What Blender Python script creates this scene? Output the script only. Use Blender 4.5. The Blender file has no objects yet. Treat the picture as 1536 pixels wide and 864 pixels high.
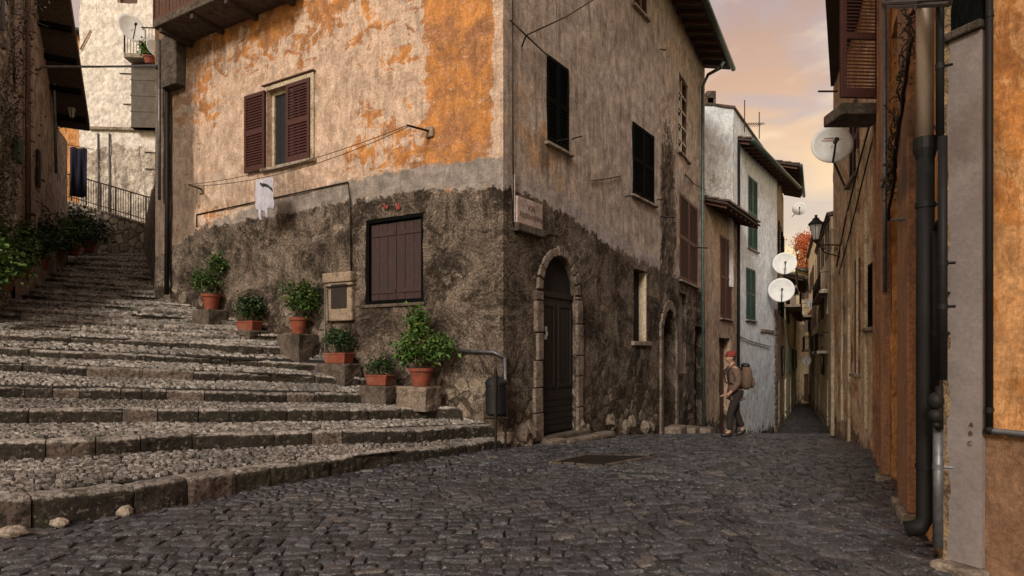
import bpy, math, random
from mathutils import Vector, noise as mn
R = math.radians
random.seed(7)
EYE, F, CX, HY = 1.45, 900.0, 768.0, 535.0
scn = bpy.context.scene
COL = scn.collection

def P(px, py, D): return Vector(((px-CX)/F*D, D, EYE-(py-HY)/F*D))
def lerp(a, b, t): return a+(b-a)*t
def sstep(a, b, x):
    t = max(0., min(1., (x-a)/(b-a))); return t*t*(3-2*t)
def interp(pts, x):
    if x <= pts[0][0]: return pts[0][1]
    for (x0, y0), (x1, y1) in zip(pts, pts[1:]):
        if x <= x1: return lerp(y0, y1, (x-x0)/(x1-x0))
    return pts[-1][1]
GP = [(9.3,0),(12.5,-.20),(16,-.60),(19.7,-1.10),(24.7,-1.76),(27.4,-2.05),(35,-2.2),(50,-2.45),(80,-2.6)]
def ground_z(x, y):
    a = 0
    for d in (-.8,-.4,0,.4,.8): a += interp(GP, y+d)
    return a/5

# ------------------------------------------------------------------ materials
class NT:
    def __init__(s, name):
        s.m = bpy.data.materials.new(name); s.m.use_nodes = True
        s.t = s.m.node_tree; s.b = s.t.nodes['Principled BSDF']
        s.tc = None
    def n(s, typ, **kw):
        nd = s.t.nodes.new(typ)
        for k, v in kw.items(): setattr(nd, k, v)
        return nd
    def link(s, a, b): s.t.links.new(a, b)
    def setin(s, sock, v):
        if isinstance(v, bpy.types.NodeSocket): s.link(v, sock)
        elif isinstance(v, (tuple, list)):
            sock.default_value = tuple(v)+(1,) if len(v) == 3 and sock.type == 'RGBA' else v
        else: sock.default_value = v
    def obj(s):
        if not s.tc: s.tc = s.n('ShaderNodeTexCoord')
        return s.tc.outputs['Object']
    def geo(s):
        return s.n('ShaderNodeNewGeometry').outputs['Position']
    def uv(s): 
        if not s.tc: s.tc = s.n('ShaderNodeTexCoord')
        return s.tc.outputs['UV']
    def mapv(s, v, scale=(1,1,1), rot=(0,0,0), loc=(0,0,0)):
        m = s.n('ShaderNodeMapping'); s.link(v, m.inputs[0])
        m.inputs['Scale'].default_value = scale; m.inputs['Rotation'].default_value = rot; m.inputs['Location'].default_value = loc
        return m.outputs[0]
    def noise(s, v, scale, detail=4, rough=.55, dist=0, color=False):
        q = s.n('ShaderNodeTexNoise'); s.link(v, q.inputs['Vector'])
        q.inputs['Scale'].default_value = scale; q.inputs['Detail'].default_value = detail
        q.inputs['Roughness'].default_value = rough; q.inputs['Distortion'].default_value = dist
        return q.outputs['Color' if color else 'Fac']
    def vor(s, v, scale, feature='F1', out='Distance', rnd=1):
        q = s.n('ShaderNodeTexVoronoi', feature=feature); s.link(v, q.inputs['Vector'])
        q.inputs['Scale'].default_value = scale; q.inputs['Randomness'].default_value = rnd
        return q.outputs[out]
    def math(s, op, a, b=0., c=None, clamp=False):
        q = s.n('ShaderNodeMath', operation=op, use_clamp=clamp)
        s.setin(q.inputs[0], a); s.setin(q.inputs[1], b)
        if c is not None: s.setin(q.inputs[2], c)
        return q.outputs[0]
    def ramp(s, v, a, b, lo=0., hi=1.):
        q = s.n('ShaderNodeMapRange', interpolation_type='SMOOTHSTEP')
        s.setin(q.inputs['Value'], v); q.inputs['From Min'].default_value = a; q.inputs['From Max'].default_value = b
        q.inputs['To Min'].default_value = lo; q.inputs['To Max'].default_value = hi
        return q.outputs[0]
    def mix(s, f, a, b, mode='MIX'):
        q = s.n('ShaderNodeMix', data_type='RGBA', blend_type=mode)
        s.setin(q.inputs[0], f); s.setin(q.inputs[6], a); s.setin(q.inputs[7], b)
        return q.outputs[2]
    def warp(s, v, amt, scale):
        c = s.noise(v, scale, 3, color=True)
        a = s.n('ShaderNodeVectorMath', operation='MULTIPLY_ADD')
        s.link(c, a.inputs[0]); a.inputs[1].default_value = (amt,)*3; s.link(v, a.inputs[2])
        return a.outputs[0]
    def attr(s, name):
        q = s.n('ShaderNodeAttribute', attribute_name=name)
        sp = s.n('ShaderNodeSeparateColor'); s.link(q.outputs['Color'], sp.inputs[0])
        return sp.outputs[0], sp.outputs[1], sp.outputs[2], q.outputs['Alpha']
    def bump(s, h, strength=.5, dist=.02):
        q = s.n('ShaderNodeBump'); s.link(h, q.inputs['Height'])
        q.inputs['Strength'].default_value = strength; q.inputs['Distance'].default_value = dist
        s.link(q.outputs[0], s.b.inputs['Normal'])
    def fin(s, col, rough=.85, metal=0., spec=None):
        s.setin(s.b.inputs['Base Color'], col); s.setin(s.b.inputs['Roughness'], rough)
        s.b.inputs['Metallic'].default_value = metal
        if spec is not None: s.b.inputs['Specular IOR Level'].default_value = spec
        return s.m

def mat_simple(name, c1, c2=None, scale=8., rough=.7, metal=0., bs=.3, bd=.01, stretch=(1,1,1), dirt=None, spec=None, grain=.35):
    n = NT(name); v = n.mapv(n.geo(), stretch)
    c2 = c2 or tuple(x*.6 for x in c1)
    a = n.noise(v, scale, 6, .65, .5)
    col = n.mix(n.ramp(a, .32, .68), c1, c2)
    if dirt:
        d = n.noise(n.geo(), scale*.27, 5, .7)
        col = n.mix(n.ramp(d, .5, .68), col, dirt)
    gr = n.ramp(n.noise(n.geo(), 34, 5, .75), .34, .66, 1-grain, 1+grain*.6)
    cg = n.n('ShaderNodeCombineColor')
    for k in range(3): n.link(gr, cg.inputs[k])
    col = n.mix(1., col, cg.outputs[0], 'MULTIPLY')
    n.bump(n.noise(v, scale*3, 4, .7), bs, bd)
    return n.fin(col, rough, metal, spec)

# big facade material: zone = (rough base, grey band, ochre amount, dirt)
def mat_facade(name, pale1, pale2, och1, och2, grey, streak=.5, rough_a=(.215,.172,.142), rough_b=(.034,.027,.022), vert=False, veil_amt=.10):
    n = NT(name); g = n.geo()
    uv = n.uv()
    r, b, o, d = n.attr('zone')
    wv = n.warp(uv, .35, 1.6)
    st = n.mapv(wv, (1.0, 1.9, 1) if not vert else (3.2, .5, 1), (0, 0, .35 if not vert else 0))
    n1 = n.noise(st, 1.9, 9, .66, .8)
    n1b = n.noise(uv, 9, 6, .7, 1.0)
    n2 = n.noise(uv, .7, 5, .6)
    n0 = n.noise(n.mapv(n.warp(uv, .5, 1.1), (1., 1.5, 1), (0, 0, .5)), 1.5, 6, .6, 1.)
    vs_ = n.noise(n.mapv(uv, (7., .7, 1)), 1.3, 6, .65, .6)
    mixn = n.math('ADD', n.math('ADD', n.math('MULTIPLY', n1, .30), n.math('MULTIPLY', n1b, .06)), n.math('ADD', n.math('MULTIPLY', n0, .46), n.math('MULTIPLY', vs_, .18)))
    k = n.math('ADD', o, n.math('MULTIPLY', n.math('SUBTRACT', mixn, .5), 6.))
    fac = n.ramp(k, .18, .75)
    pale = n.mix(n.ramp(n.noise(uv, 3.3, 7, .7, .6), .35, .65), pale1, pale2)
    veil = n.ramp(k, -1.1, .5)
    pale = n.mix(n.math('MULTIPLY', veil, veil_amt), pale, och1)
    och = n.mix(n.ramp(n.noise(uv, 1.7, 7, .65, .8), .38, .62), och1, och2)
    col = n.mix(fac, pale, och)
    rim = n.math('MULTIPLY', n.math('MULTIPLY', fac, n.math('SUBTRACT', 1., fac)), 2.2, clamp=True)
    col = n.mix(rim, col, tuple(min(.9, x*1.12) for x in pale1))
    # thin crackle of flaking paint
    cr = n.vor(n.warp(st, .5, 3.), 5.5, 'DISTANCE_TO_EDGE')
    crm = n.math('MULTIPLY', n.ramp(cr, .0, .05, 1, 0), n.ramp(n.noise(uv, 1.1, 3), .42, .6))
    col = n.mix(n.math('MULTIPLY', crm, .30), col, tuple(x*.35 for x in och2))
    # small bright chips
    ch = n.ramp(n.noise(st, 6.5, 8, .78, 2.), .565, .61)
    col = n.mix(n.math('MULTIPLY', ch, .38), col, tuple(min(1, x*1.25) for x in pale1))
    # vertical streaks
    sv = n.noise(n.mapv(uv, (5.5, .35, 1)), 1.6, 7, .7, .3)
    col = n.mix(n.math('MULTIPLY', n.ramp(sv, .48, .72), streak), col, (.085, .065, .052))
    # grey cement band
    bm = n.ramp(n.math('ADD', b, n.math('MULTIPLY', n.math('SUBTRACT', n.noise(uv, 2.4, 9, .75, .8), .5), 2.2)), .40, .62)
    gr = n.mix(n.ramp(n.noise(n.mapv(uv, (1, 2.5, 1)), 2.4, 6, .65), .35, .65), grey, tuple(x*.72 for x in grey))
    col = n.mix(bm, col, gr)
    # rough cast base with pebbles and missing render
    rm = n.ramp(n.math('ADD', r, n.math('MULTIPLY', n.math('SUBTRACT', n.noise(uv, 3.2, 9, .78, .9), .5), 1.5)), .46, .54)
    peb = n.vor(n.warp(uv, .05, 12), 26)
    pc = n.vor(n.warp(uv, .05, 12), 26, out='Color')
    ps = n.n('ShaderNodeSeparateColor'); n.link(pc, ps.inputs[0])
    rc = n.mix(n.ramp(n.noise(uv, 1.1, 12, .80, .8), .42, .58), rough_a, rough_b)
    rc = n.mix(n.math('MULTIPLY', n.ramp(n.noise(n.mapv(uv, (2.6, .5, 1)), 1.4, 7, .7, .4), .47, .66), .6), rc, (.035, .027, .022))
    rc = n.mix(n.math('MULTIPLY', n.ramp(n.noise(n.warp(uv, .3, 2.), 2.6, 9, .8, .3), .56, .62), .55), rc, (.40, .33, .27))
    rc = n.mix(n.math('MULTIPLY', n.ramp(ps.outputs[0], .6, 1), .22), rc, (.26, .20, .155))
    rc = n.mix(n.ramp(n.noise(uv, 30, 4, .7), .5, .62, 0, .8), rc, (.022, .016, .013))
    big = n.vor(n.warp(uv, .22, 3.), 4.2, 'DISTANCE_TO_EDGE')
    low = n.ramp(n.math('ADD', d, n.math('MULTIPLY', n.math('SUBTRACT', n.noise(uv, 2.3, 6, .7), .5), 1.6)), .75, .95)
    stc = n.vor(n.warp(uv, .22, 3.), 4.2, out='Color')
    ss = n.n('ShaderNodeSeparateColor'); n.link(stc, ss.inputs[0])
    stone = n.mix(n.ramp(ss.outputs[0], .2, 1), (.06, .042, .032), (.34, .28, .22))
    stone = n.mix(n.ramp(big, .0, .09, .9, 0), stone, (.02, .015, .012))
    rc = n.mix(n.math('MULTIPLY', low, .8), rc, stone)
    col = n.mix(rm, col, rc)
    # dirt
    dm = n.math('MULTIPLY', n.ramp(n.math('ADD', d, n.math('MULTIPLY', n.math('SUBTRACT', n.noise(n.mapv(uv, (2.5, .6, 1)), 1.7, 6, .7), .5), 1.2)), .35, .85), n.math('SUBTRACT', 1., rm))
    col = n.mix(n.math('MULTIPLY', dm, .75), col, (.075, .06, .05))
    gr = n.noise(uv, 24, 6, .8, .4)
    ga = n.ramp(gr, .33, .67, .72, 1.20); gb = n.ramp(gr, .36, .64, .55, 1.35)
    qf = n.n('ShaderNodeMix', data_type='FLOAT'); n.link(rm, qf.inputs[0]); n.link(ga, qf.inputs[2]); n.link(gb, qf.inputs[3])
    mid = n.ramp(n.noise(n.mapv(uv, (1.6,.9,1)), 3.2, 7, .72, .6), .34, .66, .72, 1.16)
    gm = n.math('MULTIPLY', qf.outputs[0], mid)
    cg = n.n('ShaderNodeCombineColor')
    for k in range(3): n.link(gm, cg.inputs[k])
    col = n.mix(1., col, cg.outputs[0], 'MULTIPLY')
    # bump
    h1 = n.math('MULTIPLY', n.noise(uv, 14, 8, .75), .5)
    h1 = n.math('ADD', h1, n.math('MULTIPLY', fac, .35))
    h1 = n.math('SUBTRACT', h1, n.math('MULTIPLY', crm, .4))
    h2 = n.math('ADD', n.math('MULTIPLY', n.noise(uv, 6, 9, .8, .3), 3.2), n.math('MULTIPLY', peb, -.8))
    h2 = n.math('ADD', h2, n.math('MULTIPLY', n.math('MULTIPLY', n.ramp(big, 0, .12), low), 2.2))
    q = n.n('ShaderNodeMix', data_type='FLOAT'); n.link(rm, q.inputs[0]); n.link(h1, q.inputs[2]); n.link(n.math('SUBTRACT', h2, .4), q.inputs[3])
    bs_ = n.n('ShaderNodeMix', data_type='FLOAT'); n.link(rm, bs_.inputs[0]); bs_.inputs[2].default_value = .35; bs_.inputs[3].default_value = .36
    n.bump(q.outputs[0], .85, .035)
    bn_ = [k for k in n.t.nodes if k.type == 'BUMP'][-1]; n.link(bs_.outputs[0], bn_.inputs['Strength'])
    return n.fin(col, .96, 0, .12)

M = {}
M['facade'] = mat_facade('ochre_peeling_plaster', (.66,.56,.49), (.44,.355,.30), (.56,.25,.08), (.35,.17,.085), (.33,.29,.27), .30, veil_amt=.32)
M['facade_side'] = mat_facade('brown_grey_plaster', (.50,.44,.405), (.31,.268,.243), (.56,.36,.22), (.40,.29,.20), (.44,.39,.38), .62, vert=True)
M['facade_mid'] = mat_facade('stained_plaster', (.50,.40,.32), (.33,.25,.19), (.46,.25,.13), (.30,.17,.09), (.33,.29,.26), .8, vert=True)
M['blue_plaster'] = mat_facade('bluish_white_plaster', (.80,.88,.98), (.74,.82,.92), (.62,.64,.68), (.5,.5,.52), (.5,.5,.52), .04, vert=True)
M['pale_stone'] = mat_facade('pale_stone_wall', (.88,.85,.82), (.70,.65,.60), (.80,.64,.50), (.66,.54,.45), (.74,.68,.60), .25, (.80,.73,.65), (.50,.43,.37))
M['cream_far'] = mat_facade('cream_plaster', (.90,.80,.62), (.84,.72,.54), (.84,.66,.42), (.76,.58,.38), (.45,.38,.3), .3, vert=True)
M['orange_wall'] = mat_facade('orange_plaster', (.62,.34,.16), (.46,.22,.085), (.58,.25,.075), (.36,.15,.055), (.27,.155,.095), .45, (.30,.17,.11), (.13,.08,.06), vert=True)
M['facade_right'] = mat_facade('weathered_brown_plaster', (.80,.66,.52), (.50,.37,.27), (.72,.42,.23), (.46,.27,.16), (.40,.34,.3), .5, (.50,.38,.28), (.22,.16,.12), vert=True)
M['grey_plaster'] = mat_simple('grey_lilac_plaster', (.25,.215,.215), (.20,.17,.168), 2.2, .9, bs=.6, bd=.015, dirt=(.15,.12,.11), grain=.12)
M['jamb'] = mat_simple('brown_orange_paint', (.40,.20,.11), (.24,.13,.08), 3.5, .8, stretch=(4,4,.6), bs=.5, dirt=(.10,.06,.04))
M['jamb_dark'] = mat_simple('brown_wood_door', (.13,.075,.045), (.07,.042,.028), 4, .7, stretch=(6,6,.5), bs=.5)
M['rust_edge'] = mat_simple('flaking_edge_plaster', (.42,.30,.17), (.09,.055,.04), 14, .95, bs=1., bd=.03)
M['cream'] = mat_simple('cream_paint', (.58,.49,.37), (.45,.37,.27), 9, .8, bs=.3, dirt=(.25,.19,.14))
M['maroon'] = mat_simple('maroon_painted_wood', (.075,.016,.012), (.04,.011,.010), 12, .55, stretch=(5,5,.8), bs=.4)
M['maroon_old'] = mat_simple('weathered_maroon_wood', (.060,.026,.028), (.026,.013,.015), 7, .75, stretch=(9,9,.7), bs=.7, bd=.012, dirt=(.03,.02,.02))
M['black_wood'] = mat_simple('black_green_wood', (.006,.007,.007), (.003,.0035,.0035), 9, .95, spec=.05, stretch=(5,5,.8), bs=.4)
M['brown_wood'] = mat_simple('brown_wood', (.13,.05,.028), (.06,.028,.02), 9, .7, stretch=(8,8,.8), bs=.5)
M['door_wood'] = mat_simple('dark_door_wood', (.017,.011,.009), (.008,.006,.005), 7, .6, stretch=(9,9,.6), bs=.6)
M['green_wood'] = mat_simple('green_painted_wood', (.035,.11,.085), (.02,.06,.05), 9, .6)
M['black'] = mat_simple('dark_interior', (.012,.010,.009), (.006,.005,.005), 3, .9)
M['stone_trim'] = mat_simple('worn_limestone', (.40,.34,.28), (.20,.16,.125), 9, .9, bs=.8, bd=.02, dirt=(.11,.085,.065))
M['stone_dark'] = mat_simple('dark_stone', (.14,.11,.09), (.06,.045,.036), 9, .9, bs=.9, bd=.025, dirt=(.035,.03,.02))
M['stone_worn'] = mat_simple('worn_door_stone', (.27,.215,.175), (.12,.092,.072), 7, .92, bs=.9, bd=.025, dirt=(.05,.038,.03), grain=.5)
M['marble'] = mat_simple('worn_marble_plaque', (.50,.42,.40), (.38,.30,.28), 5, .6, bs=.2, dirt=(.27,.19,.17))
M['iron'] = mat_simple('dark_iron', (.02,.02,.021), (.04,.028,.02), 14, .5, .6, bs=.2)
M['pipe_dark'] = mat_simple('black_pipe', (.006,.0065,.008), (.011,.010,.010), 5, .62, .0, bs=.15, spec=.25, grain=.06)
M['pipe_tan'] = mat_simple('tan_pipe', (.36,.28,.22), (.24,.185,.145), 4, .5, .1, stretch=(1,1,.3), bs=.15, grain=.06)
M['pipe_green'] = mat_simple('verdigris_gutter', (.10,.16,.14), (.055,.07,.065), 8, .5, .4, bs=.2, grain=.06)
M['pipe_grey'] = mat_simple('grey_metal_pipe', (.16,.17,.19), (.09,.09,.10), 8, .45, .5, bs=.2, grain=.06)
M['dish'] = mat_simple('white_enamel', (.74,.76,.78), (.62,.64,.66), 3, .6, bs=.05, grain=.06)
M['terracotta'] = mat_simple('terracotta', (.27,.060,.030), (.15,.04,.024), 8, .8, bs=.3, dirt=(.20,.105,.075), grain=.06)
M['tile'] = mat_simple('roof_tile', (.16,.10,.075), (.07,.055,.045), 5, .9, bs=.6, dirt=(.05,.05,.035))
M['soffit'] = mat_simple('soffit_boards', (.075,.05,.04), (.035,.026,.022), 5, .85, stretch=(1,6,1), bs=.4)
M['soil'] = mat_simple('soil', (.03,.02,.014), (.015,.01,.008), 30, 1., bs=1.)
M['cloth'] = mat_simple('white_cloth', (.50,.50,.60), (.38,.38,.47), 10, .9, bs=.2, grain=.06)
M['cloth_dark'] = mat_simple('dark_cloth', (.03,.03,.045), (.02,.02,.03), 10, .9, bs=.2, grain=.06)
M['blue_cloth'] = mat_simple('blue_cloth', (.008,.010,.035), (.006,.007,.02), 4, .9, stretch=(3,3,.5), bs=.3, grain=.06)
M['concrete'] = mat_simple('grey_concrete_panel', (.13,.115,.10), (.09,.078,.068), 4, .85, bs=.3)
M['box_plaster'] = mat_simple('beige_box_render', (.36,.28,.21), (.25,.185,.135), 7, .95, bs=.8, bd=.02, dirt=(.12,.09,.07))
M['bin'] = mat_simple('black_bin_metal', (.010,.011,.014), (.018,.018,.022), 9, .45, .3, bs=.15, grain=.06)
M['twig'] = mat_simple('dry_twigs', (.09,.07,.055), (.04,.032,.026), 20, .9)
M['stem'] = mat_simple('plant_stem', (.07,.06,.03), (.035,.03,.018), 20, .9)
M['red'] = mat_simple('red_cap_felt', (.24,.035,.03), (.17,.028,.024), 14, .9, grain=.06)
M['skin'] = mat_simple('skin', (.42,.24,.17), (.36,.19,.13), 12, .6, bs=.05, grain=.06)
M['jacket'] = mat_simple('brown_jacket', (.15,.095,.07), (.10,.065,.05), 14, .9, bs=.4, grain=.06)
M['trousers'] = mat_simple('dark_trousers', (.022,.014,.013), (.014,.010,.010), 12, .9, grain=.06)
M['shoe'] = mat_simple('black_shoe', (.012,.011,.011), (.02,.018,.016), 12, .5)
M['rucksack'] = mat_simple('tan_rucksack', (.15,.095,.06), (.10,.065,.045), 10, .9, bs=.3, grain=.06)
M['paint_red'] = mat_simple('faded_red_paint', (.34,.06,.045), (.24,.07,.055), 30, .9)
M['ink'] = mat_simple('dark_lettering', (.05,.028,.024), (.10,.06,.05), 60, .9)
M['orange_leaf'] = mat_simple('orange_leaves', (.55,.13,.02), (.34,.06,.015), 6, .8)

def mat_glass():
    n = NT('window_glass'); v = n.geo()
    n.bump(n.noise(v, 2, 2), .08, .02)
    return n.fin((.02,.024,.028), .12, 0, .6)
M['glass'] = mat_glass()
def mat_lampglass():
    n = NT('lamp_glass'); n.b.inputs['Transmission Weight'].default_value = .6
    return n.fin((.75,.77,.75), .25)
M['lampglass'] = mat_lampglass()
def mat_curtain():
    n = NT('curtain'); v = n.mapv(n.geo(), (14, 14, .3))
    return n.fin(n.mix(n.noise(v, 1.3, 3), (.12,.125,.115), (.30,.29,.26)), .9)
M['curtain'] = mat_curtain()

def mat_cobble():
    n = NT('basalt_cobbles'); g = n.geo()
    r, b, o, a = n.attr('tint')
    c = n.mix(r, (.015,.017,.023), (.072,.077,.094))
    c = n.mix(n.ramp(b, .95, .99), c, (.125,.112,.105))
    c = n.mix(n.ramp(n.noise(g, 1.1, 5, .7), .50, .66, 0, .45), c, (.125,.112,.108))
    c = n.mix(n.ramp(n.noise(g, .42, 4, .6), .5, .66, 0, .35), c, (.045,.042,.050))
    c = n.mix(n.ramp(n.noise(g, 30, 6, .8), .48, .62, 0, .8), c, (.018,.016,.016))
    c = n.mix(n.ramp(n.noise(g, 40, 5, .75), .57, .65, 0, .7), c, (.34,.32,.31))
    h = n.math('ADD', n.math('MULTIPLY', n.noise(g, 26, 6, .7), 1.), n.math('MULTIPLY', n.noise(g, 9, 3, .6), 1.2))
    n.bump(h, .8, .02)
    ro = n.ramp(n.noise(g, 7, 5, .65), .35, .65, .14, .46)
    return n.fin(c, ro, 0, .75)
M['cobble'] = mat_cobble()
def mat_pebble():
    n = NT('stair_pebbles'); g = n.geo()
    r, b, o, a = n.attr('tint')
    c = n.mix(r, (.11,.10,.09), (.52,.48,.45))
    c = n.mix(n.ramp(n.noise(g, .9, 5, .7), .46, .62, 0, .6), c, (.11,.10,.088))
    c = n.mix(n.ramp(n.noise(g, 24, 6, .8), .46, .60, 0, .8), c, (.03,.025,.022))
    n.bump(n.noise(g, 24, 6, .7), .8, .02)
    return n.fin(c, .72, 0, .35)
M['pebble'] = mat_pebble()
def mat_kerb():
    n = NT('stair_kerbstone'); g = n.geo()
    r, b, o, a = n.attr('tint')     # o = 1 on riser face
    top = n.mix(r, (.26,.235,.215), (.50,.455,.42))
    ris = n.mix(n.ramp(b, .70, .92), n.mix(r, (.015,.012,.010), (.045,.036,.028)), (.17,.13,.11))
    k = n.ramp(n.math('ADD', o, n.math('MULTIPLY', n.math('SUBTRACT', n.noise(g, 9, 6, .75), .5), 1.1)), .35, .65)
    c = n.mix(k, top, ris)  # risers dirty and darkened, tops paled: shade contrast put into the colour
    c = n.mix(n.ramp(n.noise(g, 3.1, 6, .75), .5, .62, 0, .7), c, (.042,.040,.022))
    c = n.mix(n.ramp(n.noise(g, 22, 6, .82), .46, .58, 0, .8), c, (.014,.011,.009))
    c = n.mix(n.ramp(n.noise(g, 15, 6, .82), .56, .63, 0, .5), c, (.36,.31,.27))
    n.bump(n.math('ADD', n.noise(g, 11, 8, .75), n.math('MULTIPLY', n.noise(g, 40, 4, .7), .3)), 1., .035)
    return n.fin(c, .85, 0, .3)
M['kerb'] = mat_kerb()
M['mortar'] = mat_simple('joint_dirt', (.016,.013,.011), (.007,.006,.005), 16, .95, bs=.8, bd=.02)
M['terrain'] = mat_simple('earth', (.10,.085,.065), (.06,.05,.04), 1.3, .95)
def mat_rubble(name, a, b, sc):
    n = NT(name); g = n.geo(); w = n.warp(g, .12, 4)
    c = n.vor(w, sc, out='Color'); s = n.n('ShaderNodeSeparateColor'); n.link(c, s.inputs[0])
    e = n.vor(w, sc, 'DISTANCE_TO_EDGE')
    col = n.mix(s.outputs[0], a, b)
    col = n.mix(n.ramp(n.noise(g, 14, 6, .7), .45, .65, 0, .6), col, tuple(x*.5 for x in a))
    col = n.mix(n.ramp(e, 0, .09, .95, 0), col, (.03,.024,.02))
    n.bump(n.math('ADD', n.ramp(e, 0, .16), n.math('MULTIPLY', n.noise(g, 22, 5, .7), .5)), .9, .04)
    return n.fin(col, .92)
M['rubble'] = mat_rubble('rubble_masonry', (.15,.12,.10), (.38,.33,.28), 3.4)
M['rubble_dark'] = mat_rubble('dark_rubble_masonry', (.07,.052,.04), (.20,.15,.11), 4.6)
def mat_ivy_wall():
    n = NT('overgrown_stone_wall'); g = n.geo(); w = n.warp(g, .15, 5)
    c = n.vor(w, 6, out='Color'); s = n.n('ShaderNodeSeparateColor'); n.link(c, s.inputs[0])
    e = n.vor(w, 6, 'DISTANCE_TO_EDGE')
    col = n.mix(s.outputs[0], (.20,.17,.13), (.60,.53,.44))
    col = n.mix(n.ramp(n.noise(g, 7, 7, .8, 1.), .45, .6), col, (.05,.045,.025))
    col = n.mix(n.ramp(n.noise(g, 1.3, 7, .8, 1.), .50, .56, 0, .8), col, (.78,.73,.68))
    n.bump(n.math('ADD', n.ramp(e, 0, .16), n.noise(g, 15, 6, .8)), 1., .05)
    return n.fin(col, .95)
M['ivy_wall'] = mat_ivy_wall()
def mat_leaf(name, c1, c2):
    n = NT(name)
    r, b, o, a = n.attr('tint')
    n.b.inputs['Subsurface Weight'].default_value = 0
    c = n.mix(r, c1, c2)
    c = n.mix(n.ramp(b, .93, .97), c, (.16,.12,.03))
    c = n.mix(n.ramp(n.noise(n.geo(), 5.5, 3), .35, .65, 0, .55), c, tuple(x*.5 for x in c1))
    m = n.fin(c, .5, 0, .35)
    return m
M['leaf'] = mat_leaf('green_leaf', (.018,.050,.010), (.085,.165,.025))
M['leaf_dark'] = mat_leaf('dark_green_leaf', (.010,.030,.009), (.035,.085,.02))
M['leaf_bright'] = mat_leaf('bright_green_leaf', (.025,.075,.014), (.12,.22,.04))
M['leaf_dry'] = mat_leaf('dry_leaf', (.03,.026,.015), (.11,.085,.05))

# ------------------------------------------------------------------ object helpers
def wloc(o):
    v = Vector((0,0,0))
    while o is not None: v = v+o.location; o = o.parent
    return v
def tag(o, label=None, cat=None, group=None, kind=None):
    if label: o['label'] = label
    if cat: o['category'] = cat
    if group: o['group'] = group
    if kind: o['kind'] = kind
    return o
def thing(name, loc, label=None, cat=None, group=None):
    o = bpy.data.objects.new(name, None); COL.objects.link(o); o.location = loc
    o.empty_display_size = .2
    return tag(o, label, cat, group)
def copy_tree(o, parent=None):
    c = o.copy(); COL.objects.link(c)
    if parent: c.parent = parent
    for ch in [x for x in bpy.data.objects if x.parent == o]: copy_tree(ch, c)
    return c

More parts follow.
